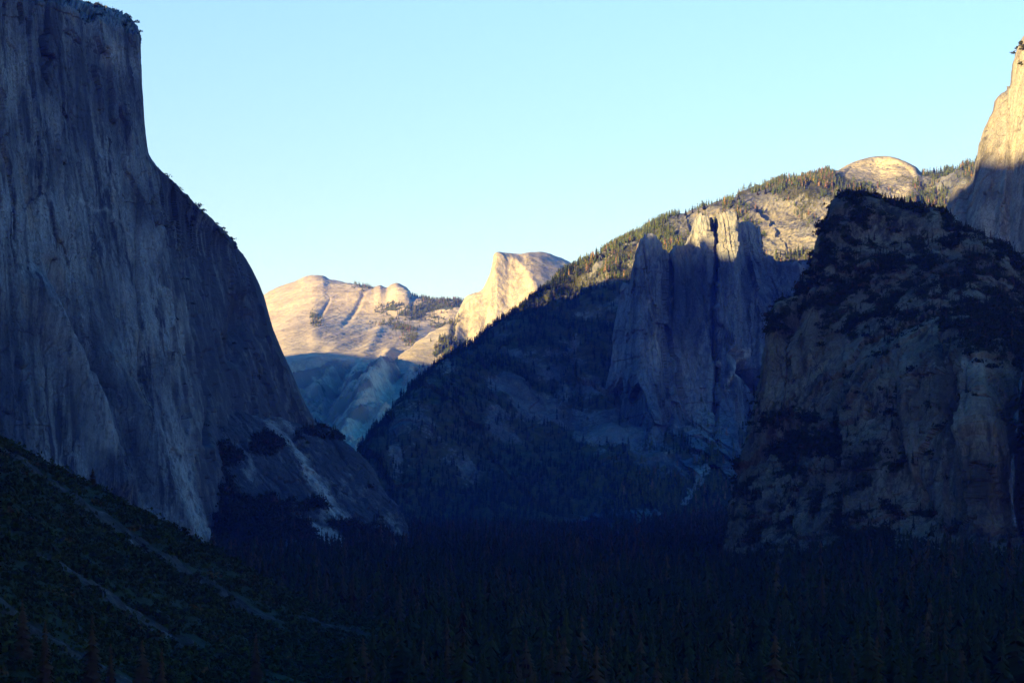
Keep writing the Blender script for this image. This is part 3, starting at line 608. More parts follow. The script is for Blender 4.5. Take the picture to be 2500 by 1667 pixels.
NEAR_T = [shade_h(5000, 500, 1500), shade_h(3300, 400, 3400), shade_h(2700, 385, 3800), shade_h(2500, 405, 3900), shade_h(2395, 392, 3950), shade_h(1900, 300, 3500), shade_h(300, -60, 3950), shade_h(0, -250, 3600)]
rim('north_shadow_rim', [(-1700, -4000), (-2800, -3700), (-3300, -2200), (-2500, -600), (-1750, 900), (-1650, 2200), (-1500, 3000)], NEAR_T, 620, 25)
MID_T = [shade_h(*a) for a in [(1950, 640, 7000), (1880, 636, 7000), (1820, 640, 6850), (1770, 626, 6600), (1700, 618, 6640), (1600, 592, 6480), (1565, 592, 6500), (1500, 672, 7500), (1440, 672, 7500), (1380, 690, 7600), (1200, 800, 7200)]]
rim('shadow_rim_shoulder', [(-1500, 3900), (-1250, 4700), (-1300, 5300), (-1500, 6300), (-1900, 7400), (-2600, 7900)], MID_T, 420, 14)
FAR_T = [shade_h(*a) for a in [(1300, 835, 12200), (1150, 862, 11900), (1100, 866, 11800), (1075, 884, 11700), (1045, 868, 11800), (1020, 878, 12000), (980, 886, 13600), (930, 902, 13500), (880, 900, 13500), (830, 898, 13500), (800, 892, 13500), (760, 880, 13600), (730, 868, 13600), (700, 862, 13600), (660, 866, 13600), (600, 880, 13600)]]
rim('distant_shadow_rim', [(-2500, 7500), (-3200, 9000), (-3600, 10400), (-3900, 12000)], FAR_T, 700, 18)

# ------------------------------------------------------------------ valley floor
m, ntm, b = new_mat('forest_floor'); g = N(ntm)
ntm.links.new(g.mix(g.ramp(g.noise((40, 40, 40), 5), .35, .65), (.02, .024, .014, 1), (.05, .045, .03, 1)), b.inputs['Base Color'])
gx = np.linspace(-6000, 6000, 160); gy = np.linspace(-4000, 20000, 200)
G = np.stack(np.meshgrid(gx, gy, indexing='ij'), -1); G = np.concatenate([G, np.zeros(G.shape[:2]+(1,))], -1)
G[..., 2] = 3*fbm(G, 500., 3) - 6 + 28*sstep(150, 520, G[..., 0])*sstep(900, 1500, G[..., 1])*(1-sstep(3000, 4000, G[..., 1]))
tag(mesh_obj('valley_floor', G.reshape(-1, 3), grid_faces(160, 200), m), kind='structure')

#@@TREES@@
# ------------------------------------------------------------------ foreground talus slope on the left
def tal_yc(x): return 1490 + 22*np.sin(x*.02) + 1.35*np.maximum(x+335, -150)
def tal_z(x, y):
    xx = x + 6*np.sin(y*.006)
    z = 164 - .74*(xx+335) + .02*(y-1500)
    z = np.where(z < 45, 45*np.exp((z-45)/60.), z)
    yc = tal_yc(x)
    return z - .62*np.maximum(0, y-yc) - .0016*np.maximum(0, y-yc+60)**2*(y < yc+400)
tx = np.linspace(-1100, 60, 460); ty = np.concatenate([np.linspace(420, 2300, 680)])
X, Y = np.meshgrid(tx, ty, indexing='ij'); TP = np.stack([X, Y, tal_z(X, Y)], -1)
def scree(P):
    x, y = P[..., 0], P[..., 1]
    n1 = fbm(P, (140, 50, 140), 4, .55, 3.); n2 = fbm(P, (60, 24, 60), 3, .6, 8.)
    q = (x+335)
    s1 = np.exp(-((y - 1424 - .55*q - 12*n1)/(15 + .07*np.maximum(q, 0)))**2)*(1 - .75*sstep(.1, .5, n2)*sstep(20, 120, q))
    s2 = np.exp(-((y - 1206 - .5*(x+270) - 10*n1)/(10 + .11*np.maximum(x+270, 0)))**2)*(1-.6*sstep(.25, .6, n2))
    s3 = np.exp(-((y - 1010 - .4*(x+225))/16)**2)*.8*(x < -170)
    s4 = np.exp(-((y - 1500 - .5*q)/10)**2)*sstep(130, 200, q)*.8
    s1 = s1*(1-sstep(120, 240, q)); s2 = s2*(1-sstep(60, 170, x+270))
    return np.clip(np.maximum(np.maximum(s1, s2), np.maximum(s3, s4)) - .12*n2, 0, 1)
sc_ = scree(TP)
v1, e1 = cells(X/4.5, Y/4.5, 3); v2, e2 = cells(X/11., Y/11., 5)
TP[..., 2] += (3.0*v1 + 4.2*v2*(v2 > .2))*sstep(.3, .6, sc_) + 3*fbm(TP, 60., 3, .5, 1.)
M_TALUS = rock_mat('talus_stones', (.062, .057, .05), (.025, .024, .022), (.07, .055, .038), (.24, .23, .22), (.016, .022, .010), .35, 1.2, .5, .4, grain=1.2, cracks=0)
tag(mesh_obj('talus_slope', TP.reshape(-1, 3), grid_faces(len(tx), len(ty)), M_TALUS,
    {'veg': (1-sstep(.3, .55, sc_)).ravel(), 'pale': (.35*sstep(.5, .8, fbm(TP, 14., 3, .6, 2.))).ravel(), 'dark': np.zeros(sc_.size)}), kind='structure')

# ------------------------------------------------------------------ plants: shapes
def foliage_mat(name, rough=.85):
    m, nt, b = new_mat(name); g = N(nt)
    nz = g.noise((1.6, 1.6, 1.6), 3, .6)
    nt.links.new(g.mix(1.0, g.attr('tint', 'Color'), g.mix(g.ramp(nz, .3, .7), (.7, .7, .7, 1), (1.35, 1.35, 1.35, 1)), 'MULTIPLY'), b.inputs['Base Color'])
    return m
M_NEEDLE = foliage_mat('conifer_needles'); M_LEAF = foliage_mat('oak_leaves')
M_BARK, ntb, bb = new_mat('bark'); g = N(ntb)
ntb.links.new(g.mix(g.noise((.5, .5, 3), 4), (.05, .035, .025, 1), (.12, .085, .06, 1)), bb.inputs['Base Color'])
M_SNAG, ntb, bb = new_mat('bleached_wood'); g = N(ntb)
ntb.links.new(g.mix(g.noise((.5, .5, 3), 4), (.30, .27, .25, 1), (.5, .46, .43, 1)), bb.inputs['Base Color'])
def conifer(levels, nb, seed, wide=.17, lo=.14, gap=.12, tris=2):
    r = np.random.default_rng(seed); V, F = [], []
    for i in range(levels):
        t = (i+.5*r.random())/levels; z = lo + (1-lo)*t
        rad = wide*(1-t)**.78*(.55+.45*min(1, t*6+.35)) + .008
        k = max(3, int(nb*(.5+.5*(1-t))+.5)); a0 = r.random()*6.28
        for j in range(k):
            if r.random() < gap: continue
            a = a0 + 6.283*(j+.6*r.random())/k; rr = rad*(.62+.55*r.random()); wd = rr*(.42+.2*r.random()) + .004
            dz = -(.30+.25*r.random())*rr + .1*rr*t
            ca, sa = math.cos(a), math.sin(a); o = len(V); lift = (1-lo)/levels*(.7+.5*r.random())
            V += [(0, 0, z+lift), (ca*rr*.6 - sa*wd, sa*rr*.6 + ca*wd, z+dz*.45), (ca*rr, sa*rr, z+dz), (ca*rr*.6 + sa*wd, sa*rr*.6 - ca*wd, z+dz*.45)]
            F += [(o, o+1, o+2), (o, o+2, o+3)]
    o = len(V); V += [(.012, 0, .95), (-.006, .01, .95), (-.006, -.01, .95), (0, 0, 1.01)]
    F += [(o, o+1, o+3), (o+1, o+2, o+3), (o+2, o, o+3)]
    return np.array(V), np.array(F)
def trunk(seed=0, top=.97, rad=.011):
    V, F = [], []
    for k, (z, q) in enumerate([(-.03, 1.25), (.03, 1.), (.4, .72), (.75, .4), (top, .1)]):
        for j in range(6): V.append((rad*q*math.cos(j*1.047) + .004*math.sin(z*5+seed), rad*q*math.sin(j*1.047), z))
    for k in range(4):
        for j in range(6):
            a, b_, c, d = k*6+j, k*6+(j+1) % 6, k*6+6+(j+1) % 6, k*6+6+j; F += [(a, b_, c), (a, c, d)]
    return np.array(V), np.array(F)
def bush(n, seed, flat=.75):
    r = np.random.default_rng(seed); V, F = [], []
    lob = [(r.normal(0, .32, 2), .55+.3*r.random()) for _ in range(5)]
    for i in range(n):
        c, s = lob[i % 5]
        d = r.normal(size=3); d[2] = abs(d[2])*.9 - .12; d /= np.linalg.norm(d)
        p = d*s*(.75+.3*r.random()); p[:2] += c; p[2] = p[2]*flat + .12
        u = r.normal(size=3); u -= d*(u@d)*.7; u /= np.linalg.norm(u); v = np.cross(d + .5*r.normal(size=3), u); v /= np.linalg.norm(v)
        q = .13+.12*r.random(); o = len(V)
        V += [p-u*q, p+v*q*.8, p+u*q, p-v*q*.8]; F += [(o, o+1, o+2), (o, o+2, o+3)]
    return np.array(V), np.array(F)
GREEN = [(.022, .024, .004), (.026, .027, .005), (.018, .022, .005), (.030, .028, .005)]
BROWN = [(.060, .030, .010), (.050, .028, .011), (.068, .036, .012)]
def merged(name, protos, pos, hts, wid, tint, mat, seed=1):
    """many small plants as one mesh"""
    r = np.random.default_rng(seed); Vs, Fs, Ts = [], [], []; o = 0
    which = r.integers(0, len(protos), len(pos)); ang = r.random(len(pos))*6.283
    for k, (V, F) in enumerate(protos):
        s = np.where(which == k)[0]
        if not len(s): continue
        c, sn = np.cos(ang[s])[:, None], np.sin(ang[s])[:, None]; wv = wid[s][:, None]
        W = np.stack([(V[None, :, 0]*c - V[None, :, 1]*sn)*wv + pos[s, 0:1], (V[None, :, 0]*sn + V[None, :, 1]*c)*wv + pos[s, 1:2], V[None, :, 2]*hts[s][:, None] + pos[s, 2:3]], -1)
        Vs.append(W.reshape(-1, 3)); Ts.append(np.repeat(np.concatenate([tint[s], np.ones((len(s), 1))], 1), len(V), 0))
        Fs.append((F[None] + o + (np.arange(len(s))*len(V))[:, None, None]).reshape(-1, 3)); o += len(s)*len(V)
    ob = mesh_obj(name, np.concatenate(Vs), np.concatenate(Fs), mat, {'tint': np.concatenate(Ts)})
    print(name, len(pos), o, round(time.time()-T0, 1))
    return tag(ob, kind='stuff')
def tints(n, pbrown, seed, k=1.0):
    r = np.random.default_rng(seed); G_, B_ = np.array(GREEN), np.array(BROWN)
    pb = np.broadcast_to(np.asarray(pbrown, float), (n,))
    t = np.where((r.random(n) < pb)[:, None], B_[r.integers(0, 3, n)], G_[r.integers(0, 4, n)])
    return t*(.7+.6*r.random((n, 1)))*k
FARTREE = [conifer(6, 5, s, .17, .06, .05) for s in range(4)]
MIDTREE = [conifer(10, 6, s+20, .16, .08, .08) for s in range(5)]
NEARTREE = [conifer(22, 9, s+40, .15+.02*(s % 3), .10+.03*(s % 2), .12) for s in range(6)]
BUSH = [bush(46, s) for s in range(5)]

# ------------------------------------------------------------------ plants growing on the mountains
def scatter(name, n, seed, wfn, zmin=None):
    P, nn, v, px, py = VEGPTS[name]
    a = np.linalg.norm(np.cross(np.gradient(P, axis=0), np.gradient(P, axis=1)), axis=-1)
    w_ = np.maximum(wfn(px, py, v, nn), 0)*np.minimum(a, np.percentile(a, 97))
    w_[(px < -60) | (px > 2560)] = 0
    w_[:, -1] = 0
    w_ = w_.ravel()/w_.sum(); r = np.random.default_rng(seed)
    i = r.choice(len(w_), n, p=w_); Q = P.reshape(-1, 3)[i]
    return Q + r.normal(size=Q.shape)*[3, 3, 0], px.ravel()[i], py.ravel()[i]
def crest_of(tbl, x): return np.interp(x, [a for a, b in tbl], [b for a, b in tbl])
r1 = np.random.default_rng(5)
dens = lambda x, y, v: (1-((x > 2035) & (x < 2252) & (y < 428)))*np.clip(v-.28, 0, 1)**1.1*(y < 1300)*(1 + 1.5*(np.abs(y - crest_of(RIDGE, x)) < 12))
clump = lambda x, y: np.clip(.35 + 1.3*perlin(x/30., y/22., x*0+.5), .06, 2.)
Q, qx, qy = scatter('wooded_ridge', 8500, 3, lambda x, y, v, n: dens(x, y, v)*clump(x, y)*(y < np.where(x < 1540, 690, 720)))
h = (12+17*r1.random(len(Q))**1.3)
merged('lit_tint_forest', FARTREE, Q-[0, 0, 1.5], h, h*(1.1+.5*r1.random(len(Q))), tints(len(Q), np.clip(.12+.2*fbm(Q, 300., 2), 0, .5), 1, 1.0)*np.array([3.8, 4.4, 6.6]), M_NEEDLE)  # tints brightened to carry the sunlight on the upper ridge
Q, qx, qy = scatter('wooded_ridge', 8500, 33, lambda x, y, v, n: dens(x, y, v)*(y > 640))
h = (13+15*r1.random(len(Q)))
merged('shade_tint_forest', FARTREE, Q-[0, 0, 1.5], h, h*(1.1+.5*r1.random(len(Q))), tints(len(Q), .05, 11)*np.array([.85, 1.25, 4.0]), M_NEEDLE)  # same trees, shade of the lower slope put into darker, bluer tints
parts = []
for nm, n, fn, hh in [('spired_cliff', 1500, lambda x, y, v, n: np.clip(v-.35, 0, 1), 22), ('sheer_granite_dome', 700, lambda x, y, v, n: np.clip(v-.3, 0, 1), 34), ('far_granite_crest', 1500, lambda x, y, v, n: np.clip(v-.35, 0, 1)*(y < 880), 26)]:
    Q, qx, qy = scatter(nm, n, 9, fn); h = hh*(.6+.6*r1.random(n)); parts.append((Q, h))
Q = np.concatenate([a for a, b in parts]); h = np.concatenate([b for a, b in parts])
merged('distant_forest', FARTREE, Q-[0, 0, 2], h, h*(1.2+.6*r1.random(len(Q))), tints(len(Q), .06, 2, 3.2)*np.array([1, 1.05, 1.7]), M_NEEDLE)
parts = []
for nm, n, fn, hh in [('dark_crag', 8000, lambda x, y, v, n: np.clip(v-.35, 0, 1), 9), ('slab_apron', 4200, lambda x, y, v, n: np.clip(v-.4, 0, 1), 11), ('granite_wall', 500, lambda x, y, v, n: np.clip(v-.35, 0, 1)*((y < 110) | (x > 380)), 7), ('tan_cliff', 40, lambda x, y, v, n: np.clip(v-.35, 0, 1), 7)]:
    Q, qx, qy = scatter(nm, n, 12, fn); h = hh*(.45+.9*r1.random(n)**1.5); parts.append((Q, h))
Q = np.concatenate([a for a, b in parts]); h = np.concatenate([b for a, b in parts])
s = r1.random(len(Q)) < .3
merged('cliff_shrubs', BUSH, Q[~s]-[0, 0, 1], h[~s]*.9, h[~s]*.75, tints((~s).sum(), .06, 3), M_LEAF)
merged('cliff_conifers', MIDTREE, Q[s]-[0, 0, 1], h[s]*1.4, h[s]*1.7, tints(s.sum(), .12, 4), M_NEEDLE)

# shrubs of the talus slope
n = 32000; r = np.random.default_rng(21)
bx = r.uniform(-640, 40, n); by = r.uniform(760, 2050, n); B = np.stack([bx, by, tal_z(bx, by)], -1)
keep = (scree(B) < .36) & (B[:, 2] > 4) & (np.abs(bx) < .30*by) & (by < tal_yc(bx)+50)
B = B[keep]; h = 2.6 + 4.6*r.random(len(B))**1.8
merged('talus_shrubs', BUSH, B-[0, 0, .6], h, h*1.02, tints(len(B), .03, 5, 1.1)*np.array([1, 1.05, .9]), M_LEAF)

# ------------------------------------------------------------------ single plants
def surf_at(name, px, py, k=1):
    P, nn, v, gx_, gy_ = VEGPTS[name]; ax, ay = to_pix(P)
    return P.reshape(-1, 3)[np.argmin(((ax-px)**2 + (ay-py)**2).ravel())].copy()
def talus_at(px, py):
    d = np.linspace(800, 2000, 1500); p = pix(px, py, d); hit = p[:, 2] <= tal_z(p[:, 0], p[:, 1])
    return p[np.argmax(hit)] if hit.any() else p[-1]
def talus_crest(px):
    d = np.linspace(1200, 2000, 800); x = (px-1250)/FPX*d; z = tal_z(x, d); k = np.argmax((z-CAMZ)/d)
    return np.array([x[k], d[k], z[k]])
def proto_tree(name, shape, tint, seed, bark=None, needle=None):
    root = bpy.data.objects.new(name, None); COL.objects.link(root); root.empty_display_size = .1
    V, F = shape; t = np.tile(np.array([[*tint, 1.]]), (len(V), 1))*(.85+.3*np.random.default_rng(seed).random((len(V), 1)))
    mesh_obj('crown', V, F, needle or M_NEEDLE, {'tint': t}, parent=root)
    V, F = trunk(seed); mesh_obj('trunk', V, F, bark or M_BARK, parent=root)
    return root
_protos = {}; _used = set()
def grow(name, kind, p, ht, wid, label, cat='tree', group=None, rot=None):
    """a tree or shrub of its own: the first of a kind is built, the others copy it with its parts"""
    if kind not in _protos:
        typ, k = kind[0], int(kind[1:])
        if typ == 'g': _protos[kind] = proto_tree(name, NEARTREE[k % 6], GREEN[k % 4], k)
        elif typ == 'd': _protos[kind] = proto_tree(name, NEARTREE[k % 6], BROWN[k % 3], k)
        elif typ == 's': _protos[kind] = proto_tree(name, (BUSH[k % 5][0] + [0, 0, .25], BUSH[k % 5][1]), GREEN[k % 4], k, needle=M_LEAF)
        elif typ == 'o': _protos[kind] = proto_tree(name, (bush(70, 77+k, .8)[0]*[.36, .36, .62] + [0, 0, .42], bush(70, 77+k, .8)[1]), GREEN[k % 4], k, needle=M_LEAF)
    src = _protos[kind]
    if kind not in _used: o = src; _used.add(kind); o.name = name
    else:
        o = src.copy(); o.name = name; COL.objects.link(o)
        for ch in src.children:
            c = ch.copy(); COL.objects.link(c); c.parent = o
    o.location = p; o.scale = (wid, wid, ht); o.rotation_euler = (0, 0, random.random()*6.28 if rot is None else rot)
    for k_ in ('group',):
        if k_ in o: del o[k_]
    return tag(o, label, cat, group)
random.seed(4)
# lone trees on the talus slope
p = talus_crest(226); grow('dead_conifer', 'd1', p-np.array([0, 0, 1]), CAMZ+(HZ-1143)/FPX*p[1]-p[2]+1, 25, 'lone rust-brown conifer standing on the crest of the talus slope before the great granite wall')
p = talus_crest(641); grow('conifer', 'g2', p-np.array([0, 0, 1]), max(16, CAMZ+(HZ-1376)/FPX*p[1]-p[2]+1), 24, 'tall green conifer at the lower right end of the talus crest')
for i, (x, y, hh) in enumerate([(337, 1383, 9), (372, 1396, 6), (432, 1426, 9.5), (470, 1420, 7), (515, 1452, 8), (394, 1522, 8), (360, 1502, 5), (205, 1330, 5), (420, 1533, 6), (338, 1490, 5), (560, 1470, 6)]):
    p = talus_at(x, y)
    grow('shrub', 's%d' % (i % 5), p-np.array([0, 0, 1]), hh*1.1, hh*1.0, ['large round dark shrub alone in the upper scree strip of the talus slope', 'small dark shrub just right of the large round one in the upper scree strip', 'wide dark shrub in the middle of the upper scree strip', 'dark shrub close above the wide one beside the upper scree strip', 'dark shrub in the lower half of the upper scree strip', 'biggest dark shrub standing in the lower scree strip of the talus slope', 'small shrub on the left of the biggest one in the lower scree strip', 'little shrub on the upper edge of the talus where the lower scree strip begins', 'shrub on the right of the biggest one in the lower scree strip', 'small shrub above the biggest one in the lower scree strip', 'rightmost shrub standing on the upper scree strip'][i], 'shrub', 'shrubs standing alone on the scree')
# trees on the dark crag's crest
for i, (x, yb, yt, lab) in enumerate([(2057, 487, 468, 'round bushy conifer at the left corner of the dark crag crest'), (2074, 484, 463, 'dark conifer second from the left corner of the dark crag crest'), (2085, 483, 466, 'short dark conifer between two taller ones on the dark crag crest'), (2098, 483, 458, 'tallest dark conifer in the clump on the dark crag crest'), (2118, 485, 460, 'dark conifer at the right side of the clump on the dark crag crest'), (2137, 488, 464, 'slender dark conifer right of the clump on the dark crag crest'), (2150, 490, 472, 'thin small conifer just right of the slender one on the dark crag crest'), (2183, 498, 475, 'leftmost of three separate conifers on the sloping crest of the dark crag'), (2203, 501, 478, 'widest, middle one of three separate conifers on the sloping crest of the dark crag'), (2222, 501, 478, 'rightmost of three separate conifers on the sloping crest of the dark crag'), (2255, 506, 494, 'small low conifer left of the pair near the end of the dark crag crest'), (2269, 509, 489, 'larger conifer of the pair near the right end of the dark crag crest'), (2282, 511, 498, 'smaller conifer of the pair near the right end of the dark crag crest'), (2311, 530, 502, 'narrow conifer standing in the notch between dark crag and tan cliff')]):
    p = surf_at('dark_crag', x, yb); ht = (yb-yt)/FPX*p[1]*1.15
    grow('conifer', 'g%d' % (i % 6), p-np.array([0, 0, .8]), ht, ht*(1.9 if i in (0, 8) else 1.35), lab, 'tree', 'conifers on the dark crag crest')
# trees on the rim of the great wall and its shoulder
for i, (x, yb, yt, lab) in enumerate([(178, 6, -6, 'small tree where the great wall rim leaves the top of the photo'), (196, 11, 2, 'low tree on the great wall rim left of the tall one'), (212, 17, 8, 'bushy tree on the great wall rim just left of the tall one'), (233, 24, 10, 'tallest tree on the rim of the great granite wall'), (253, 31, 24, 'tiny tree on the great wall rim right of the tallest one'), (284, 43, 36, 'left tree of the pair near the right corner of the great wall rim'), (295, 47, 37, 'right tree of the pair near the right corner of the great wall rim'), (417, 449, 439, 'upper of two little trees on the shoulder of the great wall'), (428, 456, 447, 'lower of two little trees on the shoulder of the great wall'), (545, 577, 570, 'single tiny tree low on the curved edge of the great wall')]):
    p = surf_at('granite_wall', x, yb); ht = (yb-yt)/FPX*p[1]*1.2
    grow('tree', 'o%d' % (i % 3), p-np.array([0, 0, .8]), ht, ht*1.25, lab, 'tree', 'trees on the rim of the great wall')
p = surf_at('tan_cliff', 2492, 116); grow('tree', 'o1', p-np.array([0, 0, 1]), 14, 16, 'bushy tree at the top of the tan cliff at the right edge of the photo')
# skyline trees of the sunlit ridge
rr = np.random.default_rng(8)
for i, x in enumerate(np.concatenate([np.linspace(1300, 2030, 46), np.linspace(2262, 2375, 10)])):
    x = float(x + rr.normal()*4); p = surf_at('wooded_ridge', x, float(crest_of(RIDGE, x))+2); ht = 20+12*rr.random(); b_ = rr.random() < .15
    if x > 2200: lab = 'sunlit conifer on the skyline between the pale dome and the tan cliff'
    elif b_: lab = 'rust-tinged dead conifer on the sunlit ridge skyline'
    elif x < 1560: lab = 'sunlit conifer on the lower, left half of the ridge skyline beside the sheer dome'
    else: lab = 'sunlit conifer on the ridge skyline between the spired cliff and the pale dome'
    grow('dead_conifer' if b_ else 'conifer', ('d%d' % (i % 3)) if b_ else 'g%d' % (i % 6), p-np.array([0, 0, 2]), ht, ht*1.2, lab, 'tree', 'conifers along the sunlit ridge skyline')
# ------------------------------------------------------------------ the valley forest
def floor_z(x, y): return 28*sstep(150, 520, x)*sstep(900, 1500, y) + 10*sstep(1900, 900, y)
cand = []
d = 960.
while d < 5700:
    sp = 10.5 + d/330.
    xs = np.arange(-.245*d, .36*d, sp)
    cand.append(np.stack([xs + rr.uniform(-.45, .45, len(xs))*sp, d + rr.uniform(-.5, .5, len(xs))*sp, np.zeros(len(xs))], -1)); d += sp*.95
C_ = np.concatenate(cand); C_[:, 2] = floor_z(C_[:, 0], C_[:, 1])
tz = np.where((C_[:, 0] < 50) & (C_[:, 1] < 2250), tal_z(C_[:, 0], C_[:, 1]), 0)
px_ = 1250 + C_[:, 0]/C_[:, 1]*FPX
ok = (tz < 12)
ok &= ~((C_[:, 1] > 3750) & (px_ < 500)) & ~((C_[:, 1] > 3000) & (px_ > 1860)) & ~((C_[:, 1] > 2750) & (px_ > 2100)) & ~((C_[:, 1] > 2480) & (px_ > 2350))
C_ = C_[ok]; C_[:, 2] = np.maximum(C_[:, 2], np.maximum(tz[ok], 0))
ht = (19 + 23*rr.random(len(C_)))*np.where(rr.random(len(C_)) < .12, 1.25, 1.)*(1+.12*fbm(C_, 300., 2))
dead_p = np.clip(.2 + .4*fbm(C_, (260, 420, 300), 3, .5, 6.) + .25*sstep(-60, -320, C_[:, 0])*(C_[:, 1] < 2600), .02, .8)
top = HZ - (C_[:, 2]+ht-CAMZ)/C_[:, 1]*FPX
# the 300 that show largest become single trees
vis = np.where((top < 1655) & (np.abs(C_[:, 0]) < .226*C_[:, 1]))[0]; order = vis[np.argsort(C_[vis, 1])]; single = order[:258]; rest = np.setdiff1d(np.where(top < 1720)[0], single)
for q, i in enumerate(single):
    dead = rr.random() < dead_p[i]; x = 1250 + C_[i, 0]/C_[i, 1]*FPX
    zone = 'under the talus slope at the lower left' if x < 800 else ('in the middle of the valley forest at the bottom edge' if x < 1700 else 'below the dark crag at the lower right')
    lab = ('rust-brown dying conifer ' if dead else 'dark green conifer ') + zone
    grow('dead_conifer' if dead else 'conifer', ('d%d' % (q % 6)) if dead else 'g%d' % (q % 6), C_[i]-[0, 0, .5], ht[i], ht[i]*(1.05+.4*rr.random()), lab, 'tree', 'nearest conifers of the valley forest')
rt = rest; mid = C_[rt, 1] < 2300
for nm, sel, pr in (('near_forest', rt[mid], MIDTREE), ('valley_forest', rt[~mid], FARTREE)):
    dd = C_[sel]; t = tints(len(dd), dead_p[sel], 6)
    merged(nm, pr, dd-[0, 0, .5], ht[sel], ht[sel]*(1.1+.5*rr.random(len(dd))), t, M_NEEDLE)
# trees of the valley floor that stand out
def valley_tree(name, kind, px, ytop, d, ht, wid, label):
    p = pix(px, ytop, d); ground = float(max(floor_z(p[0], p[1]), tal_z(p[0], p[1]) if p[0] < 50 else 0))
    h_ = max(p[2]-ground, 12); p[2] = ground - .5
    grow(name, kind, p, h_, wid*h_/ht, label)
for a in [('dead_conifer', 'd0', 2152, 1497, 1420, 46, 58, 'tall bare-topped rust-brown conifer rising from the forest right of the pale snag'), ('dead_conifer', 'd1', 2097, 1552, 1330, 40, 50, 'taller of two touching brown conifers left of the tall bare-topped one'), ('dead_conifer', 'd2', 2075, 1570, 1340, 37, 52, 'shorter, wider of two touching brown conifers left of the tall bare-topped one'), ('dead_conifer', 'd1', 2013, 1583, 1260, 40, 44, 'rust-brown conifer between the pale snag and the two touching brown conifers'), ('dead_conifer', 'd2', 2460, 1486, 1500, 44, 50, 'brown conifer close to the right edge of the photo above the forest'),
          ('dead_conifer', 'd2', 1432, 1440, 2050, 46, 56, 'leftmost and tallest grey-brown conifer of the pale clump in mid forest'), ('dead_conifer', 'd1', 1465, 1449, 2040, 44, 52, 'second grey-brown conifer of the pale clump in mid forest'), ('dead_conifer', 'd2', 1483, 1450, 2060, 44, 46, 'narrow grey-brown conifer in the middle of the pale clump in mid forest'), ('dead_conifer', 'd1', 1505, 1455, 2050, 42, 52, 'rightmost grey-brown conifer of the pale clump in mid forest'), ('dead_conifer', 'd2', 347, 1558, 960, 36, 44, 'broad brown conifer in front of the lower scree strip'), ('dead_conifer', 'd0', 270, 1565, 950, 34, 34, 'narrow brown conifer left of the broad one in front of the lower scree strip'), ('dead_conifer', 'd0', 395, 1575, 955, 33, 32, 'thin brown conifer right of the broad one in front of the lower scree strip'), ('dead_conifer', 'd4', 225, 1500, 930, 42, 44, 'tall brown conifer before the shrubs in the lower left of the photo'), ('dead_conifer', 'd3', 110, 1512, 900, 40, 40, 'brown conifer left of the tall one before the shrubs in the lower left'), ('dead_conifer', 'd5', 55, 1460, 930, 44, 46, 'tallest brown conifer at the lower left corner of the photo'), ('dead_conifer', 'd3', 625, 1540, 1150, 34, 38, 'reddish conifer at the right foot of the talus slope')]:
    valley_tree(*a)
V, F = trunk(3, 1., .016)
for nm, px, yt, d, ht_, lab in [('bare_snag', 1930, 1567, 1300, 16, 'pale bleached bare tree trunk standing in the forest at lower right'), ('bare_snag', 1107, 1398, 2300, 30, 'thin pale bare trunk in the middle distance of the valley forest')]:
    o = mesh_obj(nm, V, F, M_SNAG); p = pix(px, yt, d); gz_ = float(floor_z(p[0], p[1])); ht_ = p[2]-gz_; o.location = (p[0], p[1], gz_); o.scale = (ht_*.8, ht_*.8, ht_); tag(o, lab, 'snag')

# ------------------------------------------------------------------ waterfall and the boulder at its foot
WF = [(2500, 905, 2, 2815), (2494, 915, 3, 2795), (2490, 940, 4, 2780), (2484, 990, 5, 2770), (2477, 1050, 6, 2760), (2471, 1110, 7, 2750), (2468, 1165, 8, 2742), (2470, 1220, 6, 2735), (2475, 1262, 4, 2725), (2478, 1284, 4, 2715)]
W = np.array(WF, float); q = np.linspace(0, len(W)-1, 160); W = pchip(np.arange(len(W)), W, q)
P_ = surf = VEGPTS['dark_crag'][0]; ax, ay = to_pix(P_)
ring = []
for x, y, hw, d in W:
    dd = P_.reshape(-1, 3)[np.argmin(((ax-x)**2 + (ay-y)**2).ravel()), 1] - 5
    ring.append(dd)
ring = np.convolve(np.pad(ring, 12, mode='edge'), np.ones(25)/25, 'valid')
ring = np.minimum(ring, ring[0]+30)
G = []
for (x, y, hw, _), dd in zip(W, ring):
    c = pix(x, y, dd); hwm = hw/FPX*dd*(1+.25*math.sin(y*.05))
    G.append([c + np.array([hwm*math.cos(t), -hwm*.6*math.sin(t), 0]) for t in np.linspace(0, 2*math.pi, 13)])
G = np.array(G)
m, ntm, b = new_mat('falling_water'); g = N(ntm)
b.inputs['Base Color'].default_value = (.62, .66, .70, 1); b.inputs['Roughness'].default_value = .5
al = g.math('MULTIPLY', g.ramp(g.noise((1.6, 1.6, 22), 4, .6), .35, .65), .24, True)
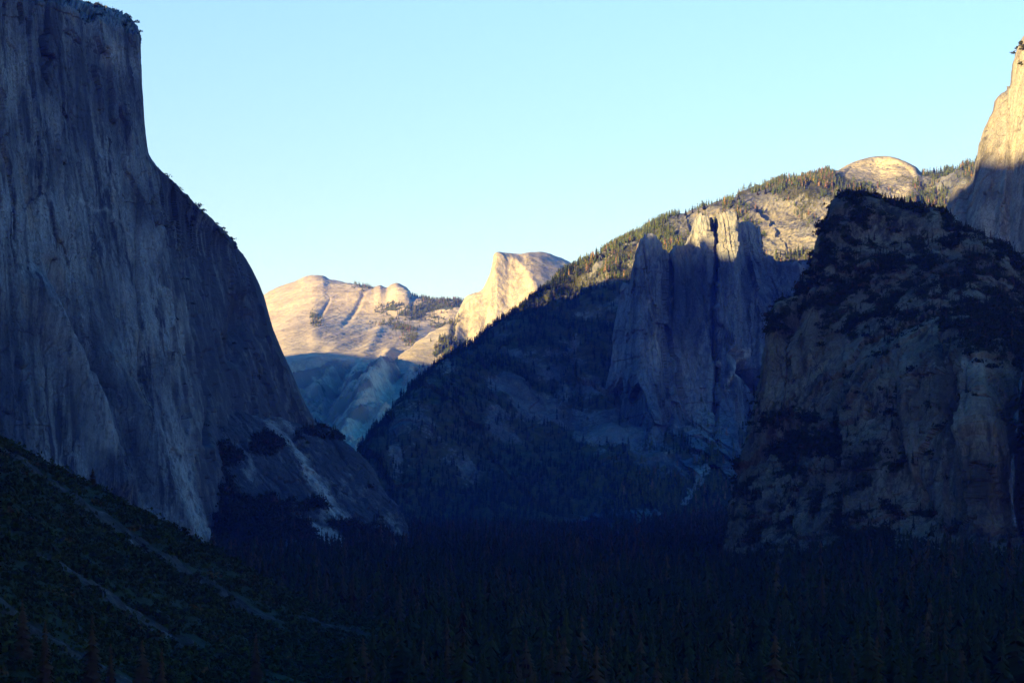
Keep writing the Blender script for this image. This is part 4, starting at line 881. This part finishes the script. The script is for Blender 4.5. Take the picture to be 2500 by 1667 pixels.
ntm.links.new(al, b.inputs['Alpha'])
o = mesh_obj('waterfall', G.reshape(-1, 3), grid_faces(*G.shape[:2]), m, smooth=True); tag(o, kind='structure')
def boulder(px, py, d, size, label, seed):
    import bmesh
    bm = bmesh.new(); bmesh.ops.create_icosphere(bm, subdivisions=4, radius=1)
    V = np.array([v.co[:] for v in bm.verts]); F = np.array([[v.index for v in f.verts] for f in bm.faces]); bm.free()
    V = V*(1 + .22*fbm(V, .9, 4, .55, seed))[:, None]; V = np.clip(V, -.8, .8)*np.array(size)
    z = np.zeros(len(V)); o = mesh_obj('boulder', V, F, M_TALUS, {'veg': z, 'pale': z+.8, 'dark': z}); o.location = pix(px, py, d); tag(o, label, 'boulder', 'boulders under the waterfall')
p = surf_at('dark_crag', 2425, 1372)
boulder(2425, 1376, p[1]-6, (14, 10, 8), 'large pale slab boulder at the foot of the cliff left of the waterfall', 1)
boulder(2398, 1382, p[1]-10, (6, 6, 5), 'small pale boulder on the left of the large slab boulder', 5)

#@@END@@

# ------------------------------------------------------------------ haze
def haze():
    m = bpy.data.materials.new('blue_haze'); m.use_nodes = True; nt = m.node_tree
    nt.nodes.remove(nt.nodes['Principled BSDF'])
    v = nt.nodes.new('ShaderNodeVolumePrincipled'); v.inputs['Color'].default_value = (.05, .15, 1, 1)
    v.inputs['Density'].default_value = HAZE; v.inputs['Anisotropy'].default_value = 0.0
    v.inputs['Absorption Color'].default_value = (1, 1, 1, 1)
    nt.links.new(v.outputs[0], nt.nodes['Material Output'].inputs['Volume'])
    x0, x1, y0, y1, z0, z1 = -6500, 6500, -5200, 21000, -60, 2400
    V = [(x, y, z) for x in (x0, x1) for y in (y0, y1) for z in (z0, z1)]
    F = [(0, 1, 3, 2), (4, 6, 7, 5), (0, 4, 5, 1), (2, 3, 7, 6), (0, 2, 6, 4), (1, 5, 7, 3)]
    o = mesh_obj('haze', np.array(V), np.array(F), m); tag(o, kind='stuff')
HAZE = 2.6e-5
haze()
print('built', round(time.time()-T0, 1))
